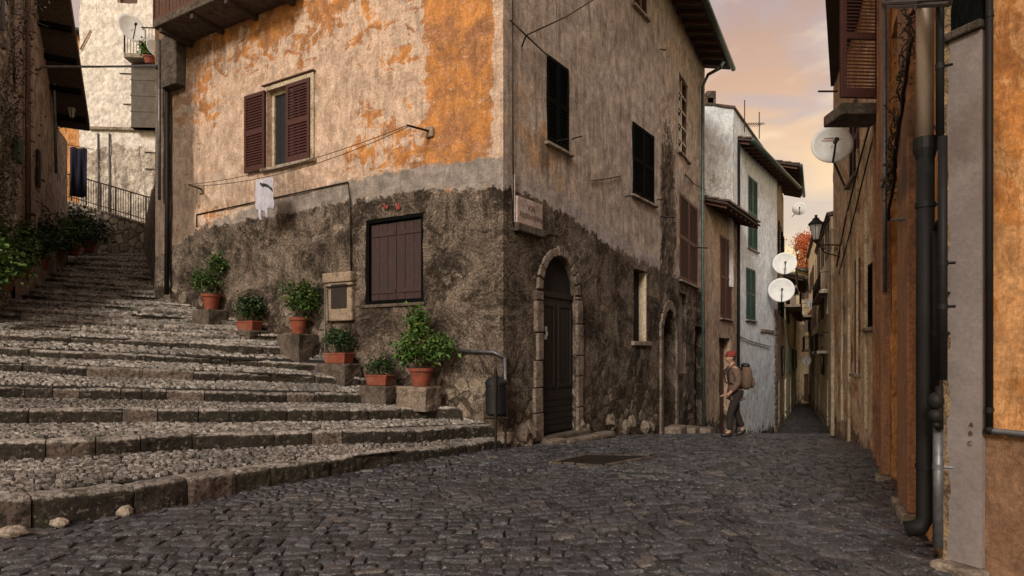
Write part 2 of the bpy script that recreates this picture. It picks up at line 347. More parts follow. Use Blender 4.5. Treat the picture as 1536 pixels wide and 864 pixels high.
class MB:
    def __init__(s): s.v = []; s.f = []; s.c = None; s.parts = []
    def add(s, vs, fs, tint=None):
        b = len(s.v); s.parts.append((b, len(s.f), len(vs), len(fs))); s.v += [tuple(x) for x in vs]; s.f += [tuple(i+b for i in f) for f in fs]
        if tint is not None:
            if s.c is None: s.c = []
            s.c += tint if isinstance(tint, list) else [tint]*len(vs)
    def box8(s, p):   # p: 8 points, bottom 4 then top 4
        s.add(p, [(3,2,1,0),(4,5,6,7),(0,1,5,4),(1,2,6,5),(2,3,7,6),(3,0,4,7)])
    def box(s, c, sx, sy, sz, rz=0):
        cx, cy, cz = c; ca, sa = math.cos(rz), math.sin(rz); pts = []
        for z in (cz-sz/2, cz+sz/2):
            for x, y in ((-sx/2,-sy/2),(sx/2,-sy/2),(sx/2,sy/2),(-sx/2,sy/2)):
                pts.append((cx+x*ca-y*sa, cy+x*sa+y*ca, z))
        s.box8(pts)
    def wbox(s, W, s0, s1, z0, z1, d0, d1):
        s.box8([W.p(a, z, d) for z in (z0, z1) for a, d in ((s0,d1),(s1,d1),(s1,d0),(s0,d0))])
    def tube(s, pts, r, seg=8, cap=True):
        pts = [Vector(p) for p in pts]; rings = []
        rr = r if isinstance(r, (list, tuple)) else [r]*len(pts)
        ref = None
        for i, p in enumerate(pts):
            t = (pts[min(i+1, len(pts)-1)]-pts[max(i-1, 0)])
            if t.length < 1e-6: t = Vector((0,0,1))
            t.normalize()
            if ref is None:
                ref = t.orthogonal().normalized()
            else:
                ref = (ref-t*ref.dot(t))
                ref = ref.normalized() if ref.length > 1e-5 else t.orthogonal().normalized()
            b = t.cross(ref)
            rings.append([p+(ref*math.cos(2*math.pi*k/seg)+b*math.sin(2*math.pi*k/seg))*rr[i] for k in range(seg)])
        vs = [v for rg in rings for v in rg]; fs = []
        for i in range(len(rings)-1):
            for k in range(seg):
                k2 = (k+1) % seg
                fs.append((i*seg+k, i*seg+k2, (i+1)*seg+k2, (i+1)*seg+k))
        if cap:
            fs.append(tuple(range(seg-1, -1, -1))); fs.append(tuple((len(rings)-1)*seg+k for k in range(seg)))
        s.add(vs, fs)
    def lathe(s, c, prof, seg=24, cap=True):
        vs = []; fs = []
        for r, z in prof:
            for k in range(seg):
                a = 2*math.pi*k/seg; vs.append((c[0]+r*math.cos(a), c[1]+r*math.sin(a), c[2]+z))
        n = len(prof)
        for i in range(n-1):
            for k in range(seg):
                k2 = (k+1) % seg; fs.append((i*seg+k, i*seg+k2, (i+1)*seg+k2, (i+1)*seg+k))
        if cap:
            fs.append(tuple(range(seg-1,-1,-1))); fs.append(tuple((n-1)*seg+k for k in range(seg)))
        s.add(vs, fs)
    def ell(s, c, rx, ry, rz, nu=14, nv=9):
        vs = []; fs = []
        for i in range(nv+1):
            th = math.pi*i/nv
            for k in range(nu):
                a = 2*math.pi*k/nu
                vs.append((c[0]+rx*math.sin(th)*math.cos(a), c[1]+ry*math.sin(th)*math.sin(a), c[2]+rz*math.cos(th)))
        for i in range(nv):
            for k in range(nu):
                k2 = (k+1) % nu; fs.append((i*nu+k, (i+1)*nu+k, (i+1)*nu+k2, i*nu+k2))
        s.add(vs, fs)
    def build_each(s, name, mat, parent=None, bevel=0, smooth=False):
        for (a, fa, n, m) in s.parts:
            q = MB(); q.v = s.v[a:a+n]; q.f = [tuple(i-a for i in f) for f in s.f[fa:fa+m]]
            q.build(name, mat, parent, bevel, smooth)
    def build(s, name, mat, parent=None, bevel=0, smooth=False, segs=2, origin=None):
        me = bpy.data.meshes.new(name)
        o = bpy.data.objects.new(name, me)
        off = wloc(parent) if parent else (Vector(origin) if origin is not None else Vector((0,0,0)))
        me.from_pydata([(v[0]-off.x, v[1]-off.y, v[2]-off.z) for v in s.v], [], s.f)
        me.materials.append(M[mat] if isinstance(mat, str) else mat)
        if s.c:
            ca = me.attributes.new('tint', 'FLOAT_COLOR', 'POINT')
            flat = []
            for c in s.c: flat += list(c)+[1.]*(4-len(c))
            ca.data.foreach_set('color', flat)
        me.update()
        if smooth: me.polygons.foreach_set('use_smooth', [True]*len(me.polygons))
        COL.objects.link(o)
        if parent: o.parent = parent
        elif origin is not None: o.location = origin
        if bevel:
            m = o.modifiers.new('bevel', 'BEVEL'); m.width = bevel; m.segments = segs; m.limit_method = 'ANGLE'
        return o

class Wall:
    def __init__(s, a, b):
        s.a = Vector(a[:2]); b = Vector(b[:2]); s.L = (b-s.a).length; s.u = (b-s.a)/s.L
        n = Vector((-s.u.y, s.u.x))
        if n.dot(-s.a) < 0: n = -n
        s.n = n
    def p(s, t, z, d=0.): q = s.a+s.u*t+s.n*d; return Vector((q.x, q.y, z))
    def s_at(s, px, d=0.):
        k = (px-CX)/F; a = s.a+s.n*d
        return (k*a.y-a.x)/(s.u.x-k*s.u.y)
    def sz(s, px, py, d=0.):
        t = s.s_at(px, d); D = (s.a+s.u*t+s.n*d).y
        return t, EYE-(py-HY)/F*D
    def q(s, px, py, d=0.):
        t, z = s.sz(px, py, d); return s.p(t, z, d)
    def pix(s, t, z, d=0.):
        q = s.p(t, z, d); return CX+q.x/q.y*F, HY-(z-EYE)/q.y*F

def wall_mesh(name, W, s0, s1, z0, z1, mat, parent, ops=(), step=.14, amp=.02, freq=1.3, zone=None, seed=0, fade=(.3,.3), fine=.0):
    """displaced plaster wall with recessed openings; ops = (s0,s1,z0,z1,depth,arched)"""
    def grid(a, b, extra):
        n = max(1, int(round((b-a)/step))); g = [a+(b-a)*i/n for i in range(n+1)]
        ex = sorted(x for x in extra if a < x < b)
        g = [x for x in g if x in (a, b) or all(abs(x-e) > step*.4 for e in ex)]+ex
        g = sorted(set(g)); return g
    S = grid(s0, s1, [o[0] for o in ops]+[o[1] for o in ops])
    Z = grid(z0, z1, [o[2] for o in ops]+[o[3] for o in ops])
    def disp(t, z):
        k = sstep(0, fade[0], t-s0)*sstep(0, fade[1], s1-t) if fade else 1
        v = mn.noise(Vector((t*freq, z*freq, seed)))+.45*mn.noise(Vector((t*freq*3.1, z*freq*3.1, seed+5)))
        if fine and zone:
            v += fine*zone(t, z)[0]*mn.noise(Vector((t*6.5, z*6.5, seed+9)))
        return amp*v*k
    vs, fs, uvs, idx = [], [], [], {}
    def vert(t, z, d=None, key=None):
        k = (round(t, 4), round(z, 4), None if d is None else round(d, 4)); dq_ = d or 0.
        if k not in idx:
            dd = disp(t, z) if d is None else d
            idx[k] = len(vs); vs.append(W.p(t, z, dd)); uvs.append((t+dq_, z+dq_))
        return idx[k]
    def inop(t, z):
        for o in ops:
            if o[0]-1e-5 < t < o[1]+1e-5 and o[2]-1e-5 < z < o[3]+1e-5: return o
    for i in range(len(S)-1):
        for j in range(len(Z)-1):
            if inop((S[i]+S[i+1])/2, (Z[j]+Z[j+1])/2): continue
            fs.append((vert(S[i],Z[j]), vert(S[i+1],Z[j]), vert(S[i+1],Z[j+1]), vert(S[i],Z[j+1])))
    for o in ops:
        a, b, c, e, dep = o[:5]; arch = len(o) > 5 and o[5]
        ss = [x for x in S if a-1e-6 <= x <= b+1e-6]; zz = [x for x in Z if c-1e-6 <= x <= e+1e-6]
        if arch:
            ext = [a+(b-a)*(1-math.cos(math.pi*k/12))/2 for k in range(13)]
            ssa = sorted(set([round(x, 5) for x in ss+ext]))
            h = min((b-a)/2*1.15, e-c); zs = e-h
            def za(t): return zs+h*math.sqrt(max(0, 1-((t-(a+b)/2)/((b-a)/2))**2))
            for t0, t1 in zip(ssa, ssa[1:]):
                fs.append((vert(t0, za(t0)), vert(t1, za(t1)), vert(t1, e), vert(t0, e)))
                fs.append((vert(t0, za(t0)), vert(t0, za(t0), -dep), vert(t1, za(t1), -dep), vert(t1, za(t1))))
            zz = [x for x in zz if x < zs]+[zs]
        else:
            for t0, t1 in zip(ss, ss[1:]):
                fs.append((vert(t0, e), vert(t0, e, -dep), vert(t1, e, -dep), vert(t1, e)))
        for t0, t1 in zip(ss, ss[1:]):
            fs.append((vert(t0, c), vert(t1, c), vert(t1, c, -dep), vert(t0, c, -dep)))
        for z_0, z_1 in zip(zz, zz[1:]):
            fs.append((vert(a, z_0), vert(a, z_0, -dep), vert(a, z_1, -dep), vert(a, z_1)))
            fs.append((vert(b, z_0), vert(b, z_1), vert(b, z_1, -dep), vert(b, z_0, -dep)))
    off = wloc(parent) if parent else Vector((0,0,0))
    me = bpy.data.meshes.new(name); me.from_pydata([v-off for v in vs], [], fs); me.materials.append(M[mat])
    ul = me.uv_layers.new(name='UVMap')
    for l in me.loops: ul.data[l.index].uv = uvs[l.vertex_index]
    ca = me.attributes.new('zone', 'FLOAT_COLOR', 'POINT'); flat = []
    for t, z in uvs: flat += list(zone(t, z) if zone else (0, 0, .3, .1))
    ca.data.foreach_set('color', flat)
    o = bpy.data.objects.new(name, me); COL.objects.link(o)
    if parent: o.parent = parent
    return o

def shell(parent, pts, z0, z1, mat, skip=(), name='back_wall'):
    n = len(pts); b = MB()
    vs = [(p[0], p[1], z0) for p in pts]+[(p[0], p[1], z1) for p in pts]
    fs = [(i, (i+1) % n, n+(i+1) % n, n+i) for i in range(n) if i not in skip]
    fs.append(tuple(range(n, 2*n)))
    b.add(vs, fs); return b.build(name, mat, parent)

def shutter(W, s0, s1, z0, z1, d, mat, parent, th=.045, slat=.055, panels=2, solid=False, hinge=None, ang=0.):
    """louvered leaf in wall coordinates; hinge/ang swings it open about s=hinge"""
    def pt(t, z, dd):
        if hinge is None: return W.p(t, z, dd)
        r = t-hinge; c, s_ = math.cos(ang), math.sin(ang)
        e = dd-d
        return W.p(hinge+r*c-e*s_*(1 if r >= 0 else 1), z, d+abs(r)*s_+e*c)
    def bx(b, a0, a1, q0, q1, d0, d1):
        b.box8([pt(a, z, dd) for z in (q0, q1) for a, dd in ((a0,d1),(a1,d1),(a1,d0),(a0,d0))])
    b = MB(); fw = min(.065, (s1-s0)*.16)
    bx(b, s0, s0+fw, z0, z1, d, d+th); bx(b, s1-fw, s1, z0, z1, d, d+th)
    zs = [z0+(z1-z0)*k/panels for k in range(panels+1)]
    for k, z in enumerate(zs):
        q0 = z0 if k == 0 else (z1-.08 if k == panels else z-.05)
        q1 = z0+.10 if k == 0 else (z1 if k == panels else z+.05)
        bx(b, s0+fw, s1-fw, q0, q1, d+.002, d+th-.002)
    if solid:
        bx(b, s0+fw, s1-fw, z0+.08, z1-.06, d+.012, d+th-.014)
    else:
        for k in range(panels):
            q0 = zs[k]+(.10 if k == 0 else .05); q1 = zs[k+1]-(.08 if k == panels-1 else .05)
            n = max(3, int((q1-q0)/slat)); hgt = (q1-q0)/n
            for i in range(n):
                zc = q0+hgt*i
                pa = [pt(s0+fw, zc, d+th-.004), pt(s1-fw, zc, d+th-.004), pt(s1-fw, zc+hgt*.98, d+.008), pt(s0+fw, zc+hgt*.98, d+.008)]
                pb = [pt(s0+fw, zc+.008, d+th-.004), pt(s1-fw, zc+.008, d+th-.004), pt(s1-fw, zc+hgt*.98+.008, d+.008), pt(s0+fw, zc+hgt*.98+.008, d+.008)]
                b.box8(pa+pb)
    return b.build('shutter', mat, parent)

def rect_px(W, x0, y0, x1, y1):
    """opening (s0,s1,z0,z1) from its outline; y0/y1 taken at the middle"""
    xm = (x0+x1)/2
    a, b = W.s_at(x0), W.s_at(x1)
    _, zt = W.sz(xm, y0); _, zb = W.sz(xm, y1)
    return (min(a, b), max(a, b), zb, zt)

# ------------------------------------------------------------------ ground and cobbles
def build_ground():
    b = MB(); xs = [-70+i*5 for i in range(34)]; ys = [-30+i*2.5 for i in range(14)]+[5+i*1. for i in range(50)]+[55+i*10 for i in range(12)]
    ys = sorted(set(ys))
    vs = [(x, y, ground_z(x, y)-.055) for y in ys for x in xs]; nx = len(xs)
    fs = [(j*nx+i, j*nx+i+1, (j+1)*nx+i+1, (j+1)*nx+i) for j in range(len(ys)-1) for i in range(nx-1)]
    b.add(vs, fs); o = b.build('ground', 'terrain', smooth=True); tag(o, kind='structure')
    b = MB(); xs = [-9+i*1. for i in range(40)]; ys = [1+i*.8 for i in range(68)]; nx = len(xs)
    b.add([(x, y, ground_z(x, y)-.02) for y in ys for x in xs],
          [(j*nx+i, j*nx+i+1, (j+1)*nx+i+1, (j+1)*nx+i) for j in range(len(ys)-1) for i in range(nx-1)])
    o = b.build('street_bed', 'mortar', smooth=True); tag(o, kind='structure')
build_ground()

# key lines in plan
C0 = (-.144, 9.8)
LFd = Vector((-1.80, 1.)).normalized(); RFd = Vector((.7356, 1.)).normalized()
def line_pt(a, d, px):
    k = (px-CX)/F; t = (k*a[1]-a[0])/(d[0]-k*d[1]); return (a[0]+d[0]*t, a[1]+d[1]*t)
LFE = line_pt(C0, LFd, 233)
RFE = line_pt(C0, RFd, 990)
R2E = (6.33, 19.7)
LF = Wall(C0, LFE); RF = Wall(C0, RFE); RG = Wall(RFE, R2E)
H3E = (8.53, 22.7); BLE = (12.1, 27.4); FLE = (23.7, 50.)
H3 = Wall(R2E, H3E); BL = Wall(H3E, BLE); FL = Wall(BLE, FLE)
RA = Wall((3.02, 4.16), (4.52, 7.17)); RB = Wall((4.52, 7.17), (5.45, 9.0)); RC = Wall((5.45, 9.0), (6.96, 13.0))
R0 = Wall((3.02, 4.16), (5.2, -.4))
RD = Wall((9.3, 16.), (14.6, 27.5)); RE = Wall((14.6, 27.5), (24.7, 50.))

STEPS = [ # (left z, D at px 0) , (right px, D, z)
 (4.9,.28, 735,9.6,.12), (6.4,.55, 733,9.75,.33), (7.5,.79, 690,10.1,.586), (8.5,1.025, 600,10.7,.77),
 (9.4,1.36, 550,11.1,1.055), (10.2,1.61, 500,11.5,1.31), (11.0,1.88, 470,11.8,1.62), (11.8,2.10, 430,12.1,1.85),
 (12.6,2.32, 395,12.5,2.03), (13.4,2.57, 340,13.0,2.23), (14.2,2.82, 325,13.3,2.44), (15.0,3.03, 290,13.7,2.62),
 (15.8,3.26, 265,14.2,2.82), (16.6,3.53, 250,14.9,3.06), (17.4,3.81, 240,15.6,3.30), (18.2,4.08, 232,16.4,3.58),
 (19.0,4.36, 226,17.3,3.89), (19.8,4.64, 222,18.3,4.24), (20.6,4.93, 219,19.3,4.58), (21.4,5.20, 216,20.4,4.96)]
def step_line(i):
    dl, zl, pr, dr, zr = STEPS[i]
    A = Vector(((0-CX)/F*dl, dl, zl)); B = Vector(((pr-CX)/F*dr, dr, zr)); return A, B
def step_ext(i):
    A, B = step_line(i); u = (B-A)
    L = u.length
    t0 = -2.6/L if i < 3 else (-1.2/L if i < 8 else -.2/L)
    t1 = 1+(.05 if i == 0 else .75 if i < 12 else .35)/L
    if i < 1: t1 = 1+.25/L
    # left wall clip
    A2 = A+u*t0; B2 = A+u*t1
    return A2, B2
# street polygon test: keep cobbles right of stair line 1 / main facade, left of right walls
def in_street(x, y):
    A, B = step_ext(0)
    if y < B.y:
        t = (y-A.y)/(B.y-A.y); xl = A.x+(B.x-A.x)*t-.1
        if y < A.y: xl = -7
    else:
        pts = [(9.6,-.5),(9.8,-.14),(RFE[1],RFE[0]),(R2E[1],R2E[0]),(H3E[1],H3E[0]),(BLE[1],BLE[0]),(50,23.7)]
        xl = interp(pts, y)-.12
    xr = interp([(0,5.),(4.16,3.02),(7.17,4.52),(9,5.45),(13,6.96),(13.1,8.2),(16,9.3),(27.5,14.6),(50,24.7)], y)+.12
    return xl < x < xr

def stones(b, x0, x1, y0, y1, size, test, zf, warpamt=.35, gap=.012, h=.012, rough=1., rnd=random.Random(3), rot=0.):
    y = y0; row = 0; ca, sa = math.cos(rot), math.sin(rot)
    while y < y1:
        rh = size*rnd.uniform(.75, 1.05)
        x = x0+rnd.uniform(-size, 0)
        while x < x1:
            w = size*rnd.choice([rnd.uniform(.6, 1.), rnd.uniform(.9, 1.7)])
            cx, cy = x+w/2, y+rh/2
            wx = cx*ca-cy*sa; wy = cx*sa+cy*ca
            if test(wx, wy):
                jit = size*.12
                hz = rnd.uniform(-h, h); tx = rnd.gauss(0, .075)*rough; ty = rnd.gauss(0, .075)*rough
                outer, shoulder, top = [], [], []
                for (ux, uy) in ((x, y), (x+w, y), (x+w, y+rh), (x, y+rh)):
                    qx = ux+rnd.uniform(-jit, jit); qy = uy+rnd.uniform(-jit, jit)
                    for k, (lst, ins, dz) in enumerate(((outer, gap*.5, -.05), (shoulder, gap*.6, -.012), (top, gap+.016*size/.15, 0.))):
                        lx = qx+(ins if ux == x else -ins); ly = qy+(ins if uy == y else -ins)
                        X = lx*ca-ly*sa; Y = lx*sa+ly*ca
                        nx = mn.noise(Vector((X*.45, Y*.45, 1.)))*warpamt+mn.noise(Vector((X*2.2, Y*2.2, 4.)))*size*.35
                        ny = mn.noise(Vector((X*.45, Y*.45, 9.)))*warpamt+mn.noise(Vector((X*2.2, Y*2.2, 14.)))*size*.35
                        X += nx; Y += ny
                        lst.append((X, Y, zf(X, Y)+dz+hz+(lx-cx)*tx+(ly-cy)*ty))
                c = tuple(sum(p[i] for p in top)/4 for i in range(3)); c = (c[0], c[1], c[2]+.002)
                t = (rnd.random(), rnd.random(), 0, 1)
                fs = []
                for k in range(4):
                    k2 = (k+1) % 4
                    fs += [(k, k2, 4+k2, 4+k), (4+k, 4+k2, 8+k2, 8+k), (8+k, 8+k2, 12)]
                b.add(outer+shoulder+top+[c], fs, t)
            x += w
        y += rh; row += 1
cob = MB()
stones(cob, -12, 13, -3, 13, .145, lambda x, y: in_street(x, y) and 2.2 < y < 11.5 and x > -7, ground_z, rot=.10, gap=.009, h=.009)
stones(cob, 2, 42, -6, 42, .17, lambda x, y: in_street(x, y) and 11.5 <= y < 50, ground_z, rot=.38, gap=.008)
o = cob.build('cobblestone_paving', 'cobble'); tag(o, kind='structure')

# ------------------------------------------------------------------ stairs
stair = thing('stone_staircase', (-4.2, 5., 0), 'broad worn cobbled stone stairway climbing to the upper left past potted plants', 'stairway')
rs = random.Random(11)
def kerb_row(i):
    A, B = step_ext(i)
    if i+1 < len(STEPS): nA, nB = step_ext(i+1)
    u = B-A; L = u.length; ud = u/L
    h2 = Vector((ud.x, ud.y, 0)).normalized(); bk = Vector((-h2.y, h2.x, 0))   # towards uphill (left-back)
    riser = .22 if i else .30
    if i > 4: riser = .22
    b = MB(); t = 0.
    while t < L:
        ln = rs.choice([rs.uniform(.28, .55), rs.uniform(.5, 1.0)])
        if t+ln > L-.3: ln = L-t+.01
        tone = rs.random(); spec = rs.random()
        n = max(3, int(ln/.055)); off = rs.uniform(-.015, .015); zo = rs.uniform(-.006, .008)
        dep = rs.uniform(.26, .34)
        vs, cs = [], []
        for k in range(n+1):
            e = t+ln*k/n; e2 = e+(.006 if k == 0 else -.006 if k == n else 0)
            c = A+ud*e2
            bow = .10*math.sin(e*1.3+i*1.7)+.05*math.sin(e*3.1+i)
            endr = .012 if k in (0, n) else 0
            oo = 1 if i < 7 else .55
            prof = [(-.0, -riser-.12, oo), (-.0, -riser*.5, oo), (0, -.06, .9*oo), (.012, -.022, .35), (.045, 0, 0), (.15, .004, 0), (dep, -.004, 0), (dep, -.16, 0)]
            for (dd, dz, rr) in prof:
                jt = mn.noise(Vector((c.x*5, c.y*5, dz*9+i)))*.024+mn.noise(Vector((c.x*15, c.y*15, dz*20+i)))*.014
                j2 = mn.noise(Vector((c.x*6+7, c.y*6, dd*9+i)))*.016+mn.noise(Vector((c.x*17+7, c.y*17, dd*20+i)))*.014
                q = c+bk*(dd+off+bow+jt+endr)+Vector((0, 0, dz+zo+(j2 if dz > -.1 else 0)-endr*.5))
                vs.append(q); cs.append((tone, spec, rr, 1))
        m = 8; fs = []
        for k in range(n):
            for p in range(m-1): fs.append((k*m+p, (k+1)*m+p, (k+1)*m+p+1, k*m+p+1))
        fs.append(tuple(range(m))); fs.append(tuple(n*m+p for p in range(m-1, -1, -1)))
        b.add(vs, fs, cs); t += ln
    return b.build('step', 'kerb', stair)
for i in range(len(STEPS)): kerb_row(i)
# treads
RZ = [.19, .19, .18, .16, .14, .12, .11]+[.09]*20
def quad_pt(i, u, v):
    A, B = step_ext(i)
    if i+1 < len(STEPS):
        C, D = step_ext(i+1); rz = RZ[i+1]
    else:
        C, D = A+Vector((-.3, 1.5, .2)), B+Vector((-.3, 1.5, .2)); rz = 0
    lo = A.lerp(B, u); hi = C.lerp(D, u)-Vector((0, 0, rz))
    if hi.z < lo.z: hi.z = lo.z
    return lo.lerp(hi, v)
tread_bed = MB()
for i in range(len(STEPS)):
    n = 24; vs = []
    for j in range(3):
        for k in range(n+1):
            q = quad_pt(i, k/n, .12+(j/2)*.98 if j else .12); vs.append(q-Vector((0, 0, .022)))
    fs = [(j*(n+1)+k, j*(n+1)+k+1, (j+1)*(n+1)+k+1, (j+1)*(n+1)+k) for j in range(2) for k in range(n)]
    tread_bed.add(vs, fs)
tread_bed.build('tread_bed', 'mortar', stair)
peb = MB()
for i in range(len(STEPS)):
    A, B = step_ext(i); L = (B-A).length
    sz = .060 if i < 4 else .085 if i < 8 else .12
    du = sz/L
    C = quad_pt(i, 0, 1); D2 = quad_pt(i, 1, 1)
    u = 0
    while u < 1:
        lenv = (quad_pt(i, u, 1)-quad_pt(i, u, 0)).xy.length
        dpt = .30; dv = sz/max(lenv, .1)*.9
        v = min(.9, dpt/max(lenv, .1))+rs.uniform(0, dv)-dv
        while v < 1.02:
            if rs.random() < .10: v += dv; continue
            uu = u+rs.uniform(-.45, .45)*du+.5*du*mn.noise(Vector((u*L*3, v*3, i)))
            jx = [rs.uniform(-.26, .26) for _ in range(8)]
            hz = rs.uniform(-.010, .006)
            t = (rs.random(), rs.random(), 0, 1); ring0, ring1 = [], []
            for k, (a, c) in enumerate(((0,0),(.88,0),(.88,.88),(0,.88))):
                a2 = a+jx[k]; c2 = c+jx[k+4]
                ring0.append(quad_pt(i, uu+a2*du, v+c2*dv)+Vector((0,0,hz-.04)))
                a3 = .44+(a2-.44)*.68; c3 = .44+(c2-.44)*.68
                ring1.append(quad_pt(i, uu+a3*du, v+c3*dv)+Vector((0,0,hz+.004)))
            cc = sum(ring1, Vector((0,0,0)))/4+Vector((0,0,.004))
            fs = []
            for k in range(4): fs += [(k, (k+1) % 4, 4+(k+1) % 4, 4+k), (4+k, 4+(k+1) % 4, 8)]
            peb.add(ring0+ring1+[cc], fs, t)
            v += dv
        u += du
tp = peb.build('tread_cobbles', 'pebble', stair); tp['kind'] = 'stuff'
# broken stones at the foot of the first step
def rock(c, r, seed, name='loose_stone'):
    b = MB(); b.ell((0,0,0), 1, 1, 1, 10, 7)
    b.v = [tuple(Vector(v)*(1+.35*mn.noise(Vector(v)*1.5+Vector((seed,0,0))))) for v in b.v]
    b.v = [(c[0]+v[0]*r[0], c[1]+v[1]*r[1], c[2]+v[2]*r[2]) for v in b.v]
    return b.build(name, 'stone_trim', origin=c)
def first_riser_pt(px, off):
    A, B = step_ext(0); d = (B-A).xy.normalized(); k = (px-CX)/F
    t = (k*A.y-A.x)/(d.x-k*d.y); q = A.xy+d*t; n = Vector((d.y, -d.x)); return q+n*off
for k, (px, off, r, lb) in enumerate([(180, .10, (.10,.07,.06), 'rounded pale stone lying at the foot of the first step, largest of the loose stones'),
                                      (84, .09, (.08,.05,.04), 'small pale stone lying between the rounded stone and the reddish rubble'),
                                      (12, .12, (.13,.07,.05), 'reddish flat rubble stone at the far left foot of the first step')]):
    q = first_riser_pt(px, off); o = rock((q.x, q.y, .03), r, k*7.3)
    tag(o, lb, 'stone', 'loose stones at the foot of the stairs')

# ------------------------------------------------------------------ main corner house
house = thing('corner_house', (C0[0], C0[1], 0), 'corner house with peeling orange plaster over a rough brown base, between stairs and alley', 'house')
YR_L = [(233,385),(265,365),(300,342),(350,335),(420,322),(500,305),(560,298),(640,284),(755,282)]
YG_L = [(233,378),(290,338),(400,305),(520,272),(640,246),(755,236)]
YR_R = [(755,280),(800,292),(850,322),(900,358),(950,386),(990,402),(1060,430)]
YG_R = [(755,258),(800,270),(850,298),(900,334),(950,366),(990,386),(1060,420)]
def blob(x, y, cx, cy, rx, ry): return math.exp(-((x-cx)/rx)**2-((y-cy)/ry)**2)
def zone_LF(t, z):
    x, y = LF.pix(t, z)
    r = sstep(-26, 26, y-interp(YR_L, x)); g = sstep(-9, 9, y-interp(YG_L, x))*(1-.6*r)*sstep(270, 330, x)
    o = .22+1.*sstep(632, 648, x)*(1-sstep(725, 745, x))+.55*blob(x, y, 290, 150, 34, 90)+.62*sstep(165, 20, y)*(1-.5*sstep(480, 600, x))
    o += .35*blob(x, y, 560, 180, 60, 50)+.5*blob(x, y, 600, 235, 70, 22)-.45*blob(x, y, 500, 120, 60, 60)-.4*blob(x, y, 360, 250, 70, 60)-.6*sstep(735, 748, x)
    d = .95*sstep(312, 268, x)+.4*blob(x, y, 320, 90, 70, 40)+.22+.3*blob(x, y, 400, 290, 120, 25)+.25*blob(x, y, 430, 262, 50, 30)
    if r > .6: d = .2+.75*sstep(1.6, .2, z-interp([(0, .3), (4.5, 1.8), (9.5, 2.6)], t))
    return (r, g, max(0, min(1.3, o)), d)
def zone_RF(t, z):
    x, y = RF.pix(t, z)
    r = sstep(-26, 26, y-interp(YR_R, x)); g = sstep(-8, 8, y-interp(YG_R, x))*(1-.6*r)
    o = -.08+.95*blob(x, y, 800, 225, 32, 45)+.3*blob(x, y, 790, 150, 30, 60)+.45*blob(x, y, 860, 265, 40, 30)
    d = .18+.7*blob(x, y, 815, 245, 9, 40)+.5*blob(x, y, 853, 250, 6, 45)+.35*blob(x, y, 960, 330, 14, 40)+.4*blob(x, y, 940, 60, 60, 50)
    if r > .6: d = .2+.75*sstep(1.9, .3, z)
    return (r, g, o, d)
w1 = rect_px(LF, 402, 127, 467, 246)       # window with maroon shutters
w2 = rect_px(LF, 548, 324, 635, 456)       # boarded opening
w2 = (w2[0], w2[1], LF.sz(592, 455)[1], LF.sz(592, 324)[1])
opsL = [w1+(.28,), w2+(.20,)]
HTOP = 10.9
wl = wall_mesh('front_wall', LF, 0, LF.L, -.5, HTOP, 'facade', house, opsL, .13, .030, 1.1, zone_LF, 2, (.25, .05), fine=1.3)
v1 = rect_px(RF, 820, 92, 853, 222); v2 = rect_px(RF, 949, 193, 981, 300); v3 = rect_px(RF, 950, -70, 970, 18)
v4 = rect_px(RF, 950, 405, 971, 512); dr = rect_px(RF, 812, 385, 863, 645)
opsR = [v1+(.22,), v2+(.22,), v3+(.22,), v4+(.22,), dr[:2]+(-.02, dr[3], .10, True)]
wall_mesh('side_wall', RF, 0, RF.L, -1.2, HTOP, 'facade_side', house, opsR, .13, .022, 1.1, zone_RF, 8, (.25, .05), fine=.4)
shell(house, [C0, LFE, (-4.5, 22.), (1.2, 21.), RFE], -1, HTOP, 'facade_mid', skip=(0, 4))
# corner rounding strip of bare masonry
b = MB(); n = 40
for k in range(n):
    pass
# window 1
def frame_mb(W, o, d, fw, th):
    b = MB(); s0, s1, z0, z1 = o[:4]
    b.wbox(W, s0, s0+fw, z0, z1, d, d+th); b.wbox(W, s1-fw, s1, z0, z1, d, d+th)
    b.wbox(W, s0+fw, s1-fw, z1-fw, z1, d, d+th); b.wbox(W, s0+fw, s1-fw, z0, z0+fw, d, d+th); return b
b = frame_mb(LF, w1, -.16, .07, .06)
sm = (w1[0]+w1[1])/2
b.wbox(LF, sm-.035, sm+.035, w1[2]+.07, w1[3]-.07, -.155, -.095)
b.wbox(LF, w1[0]-.09, w1[0]-.002, w1[2]-.02, w1[3]+.10, .0, .03); b.wbox(LF, w1[1]+.002, w1[1]+.09, w1[2]-.02, w1[3]+.10, .0, .03)
b.wbox(LF, w1[0]-.002, w1[1]+.002, w1[3]+.002, w1[3]+.10, .0, .03)
win = b.build('window', 'cream', house, .006)
b = MB(); b.wbox(LF, w1[0]+.05, w1[1]-.05, w1[2]+.05, w1[3]-.05, -.15, -.14); b.build('pane', 'glass', win)
b = MB()
n = 20
for k in range(n):
    a0 = lerp(sm, w1[1]-.05, k/n); a1 = lerp(sm, w1[1]-.05, (k+1)/n); dd0 = -.21+.02*math.sin(k*1.9); dd1 = -.21+.02*math.sin((k+1)*1.9)
    b.add([LF.p(a0, w1[2], dd0), LF.p(a1, w1[2], dd1), LF.p(a1, w1[3], dd1), LF.p(a0, w1[3], dd0)], [(0,1,2,3)])
b.build('curtain', 'curtain', win)
b = MB(); b.wbox(LF, w1[0]-.14, w1[1]+.14, w1[2]-.07, w1[2]-.004, -.1, .10); b.build('sill', 'stone_trim', win, .012)
b = MB(); b.wbox(LF, w1[0]-.12, w1[1]+.12, w1[3]+.102, w1[3]+.13, .0, .07); b.build('drip_ledge', 'brown_wood', win, .006)
shutter(LF, w1[0], sm+.03, w1[2]+.01, w1[3]-.01, .015, 'maroon', win)
wsh = (sm-w1[0])
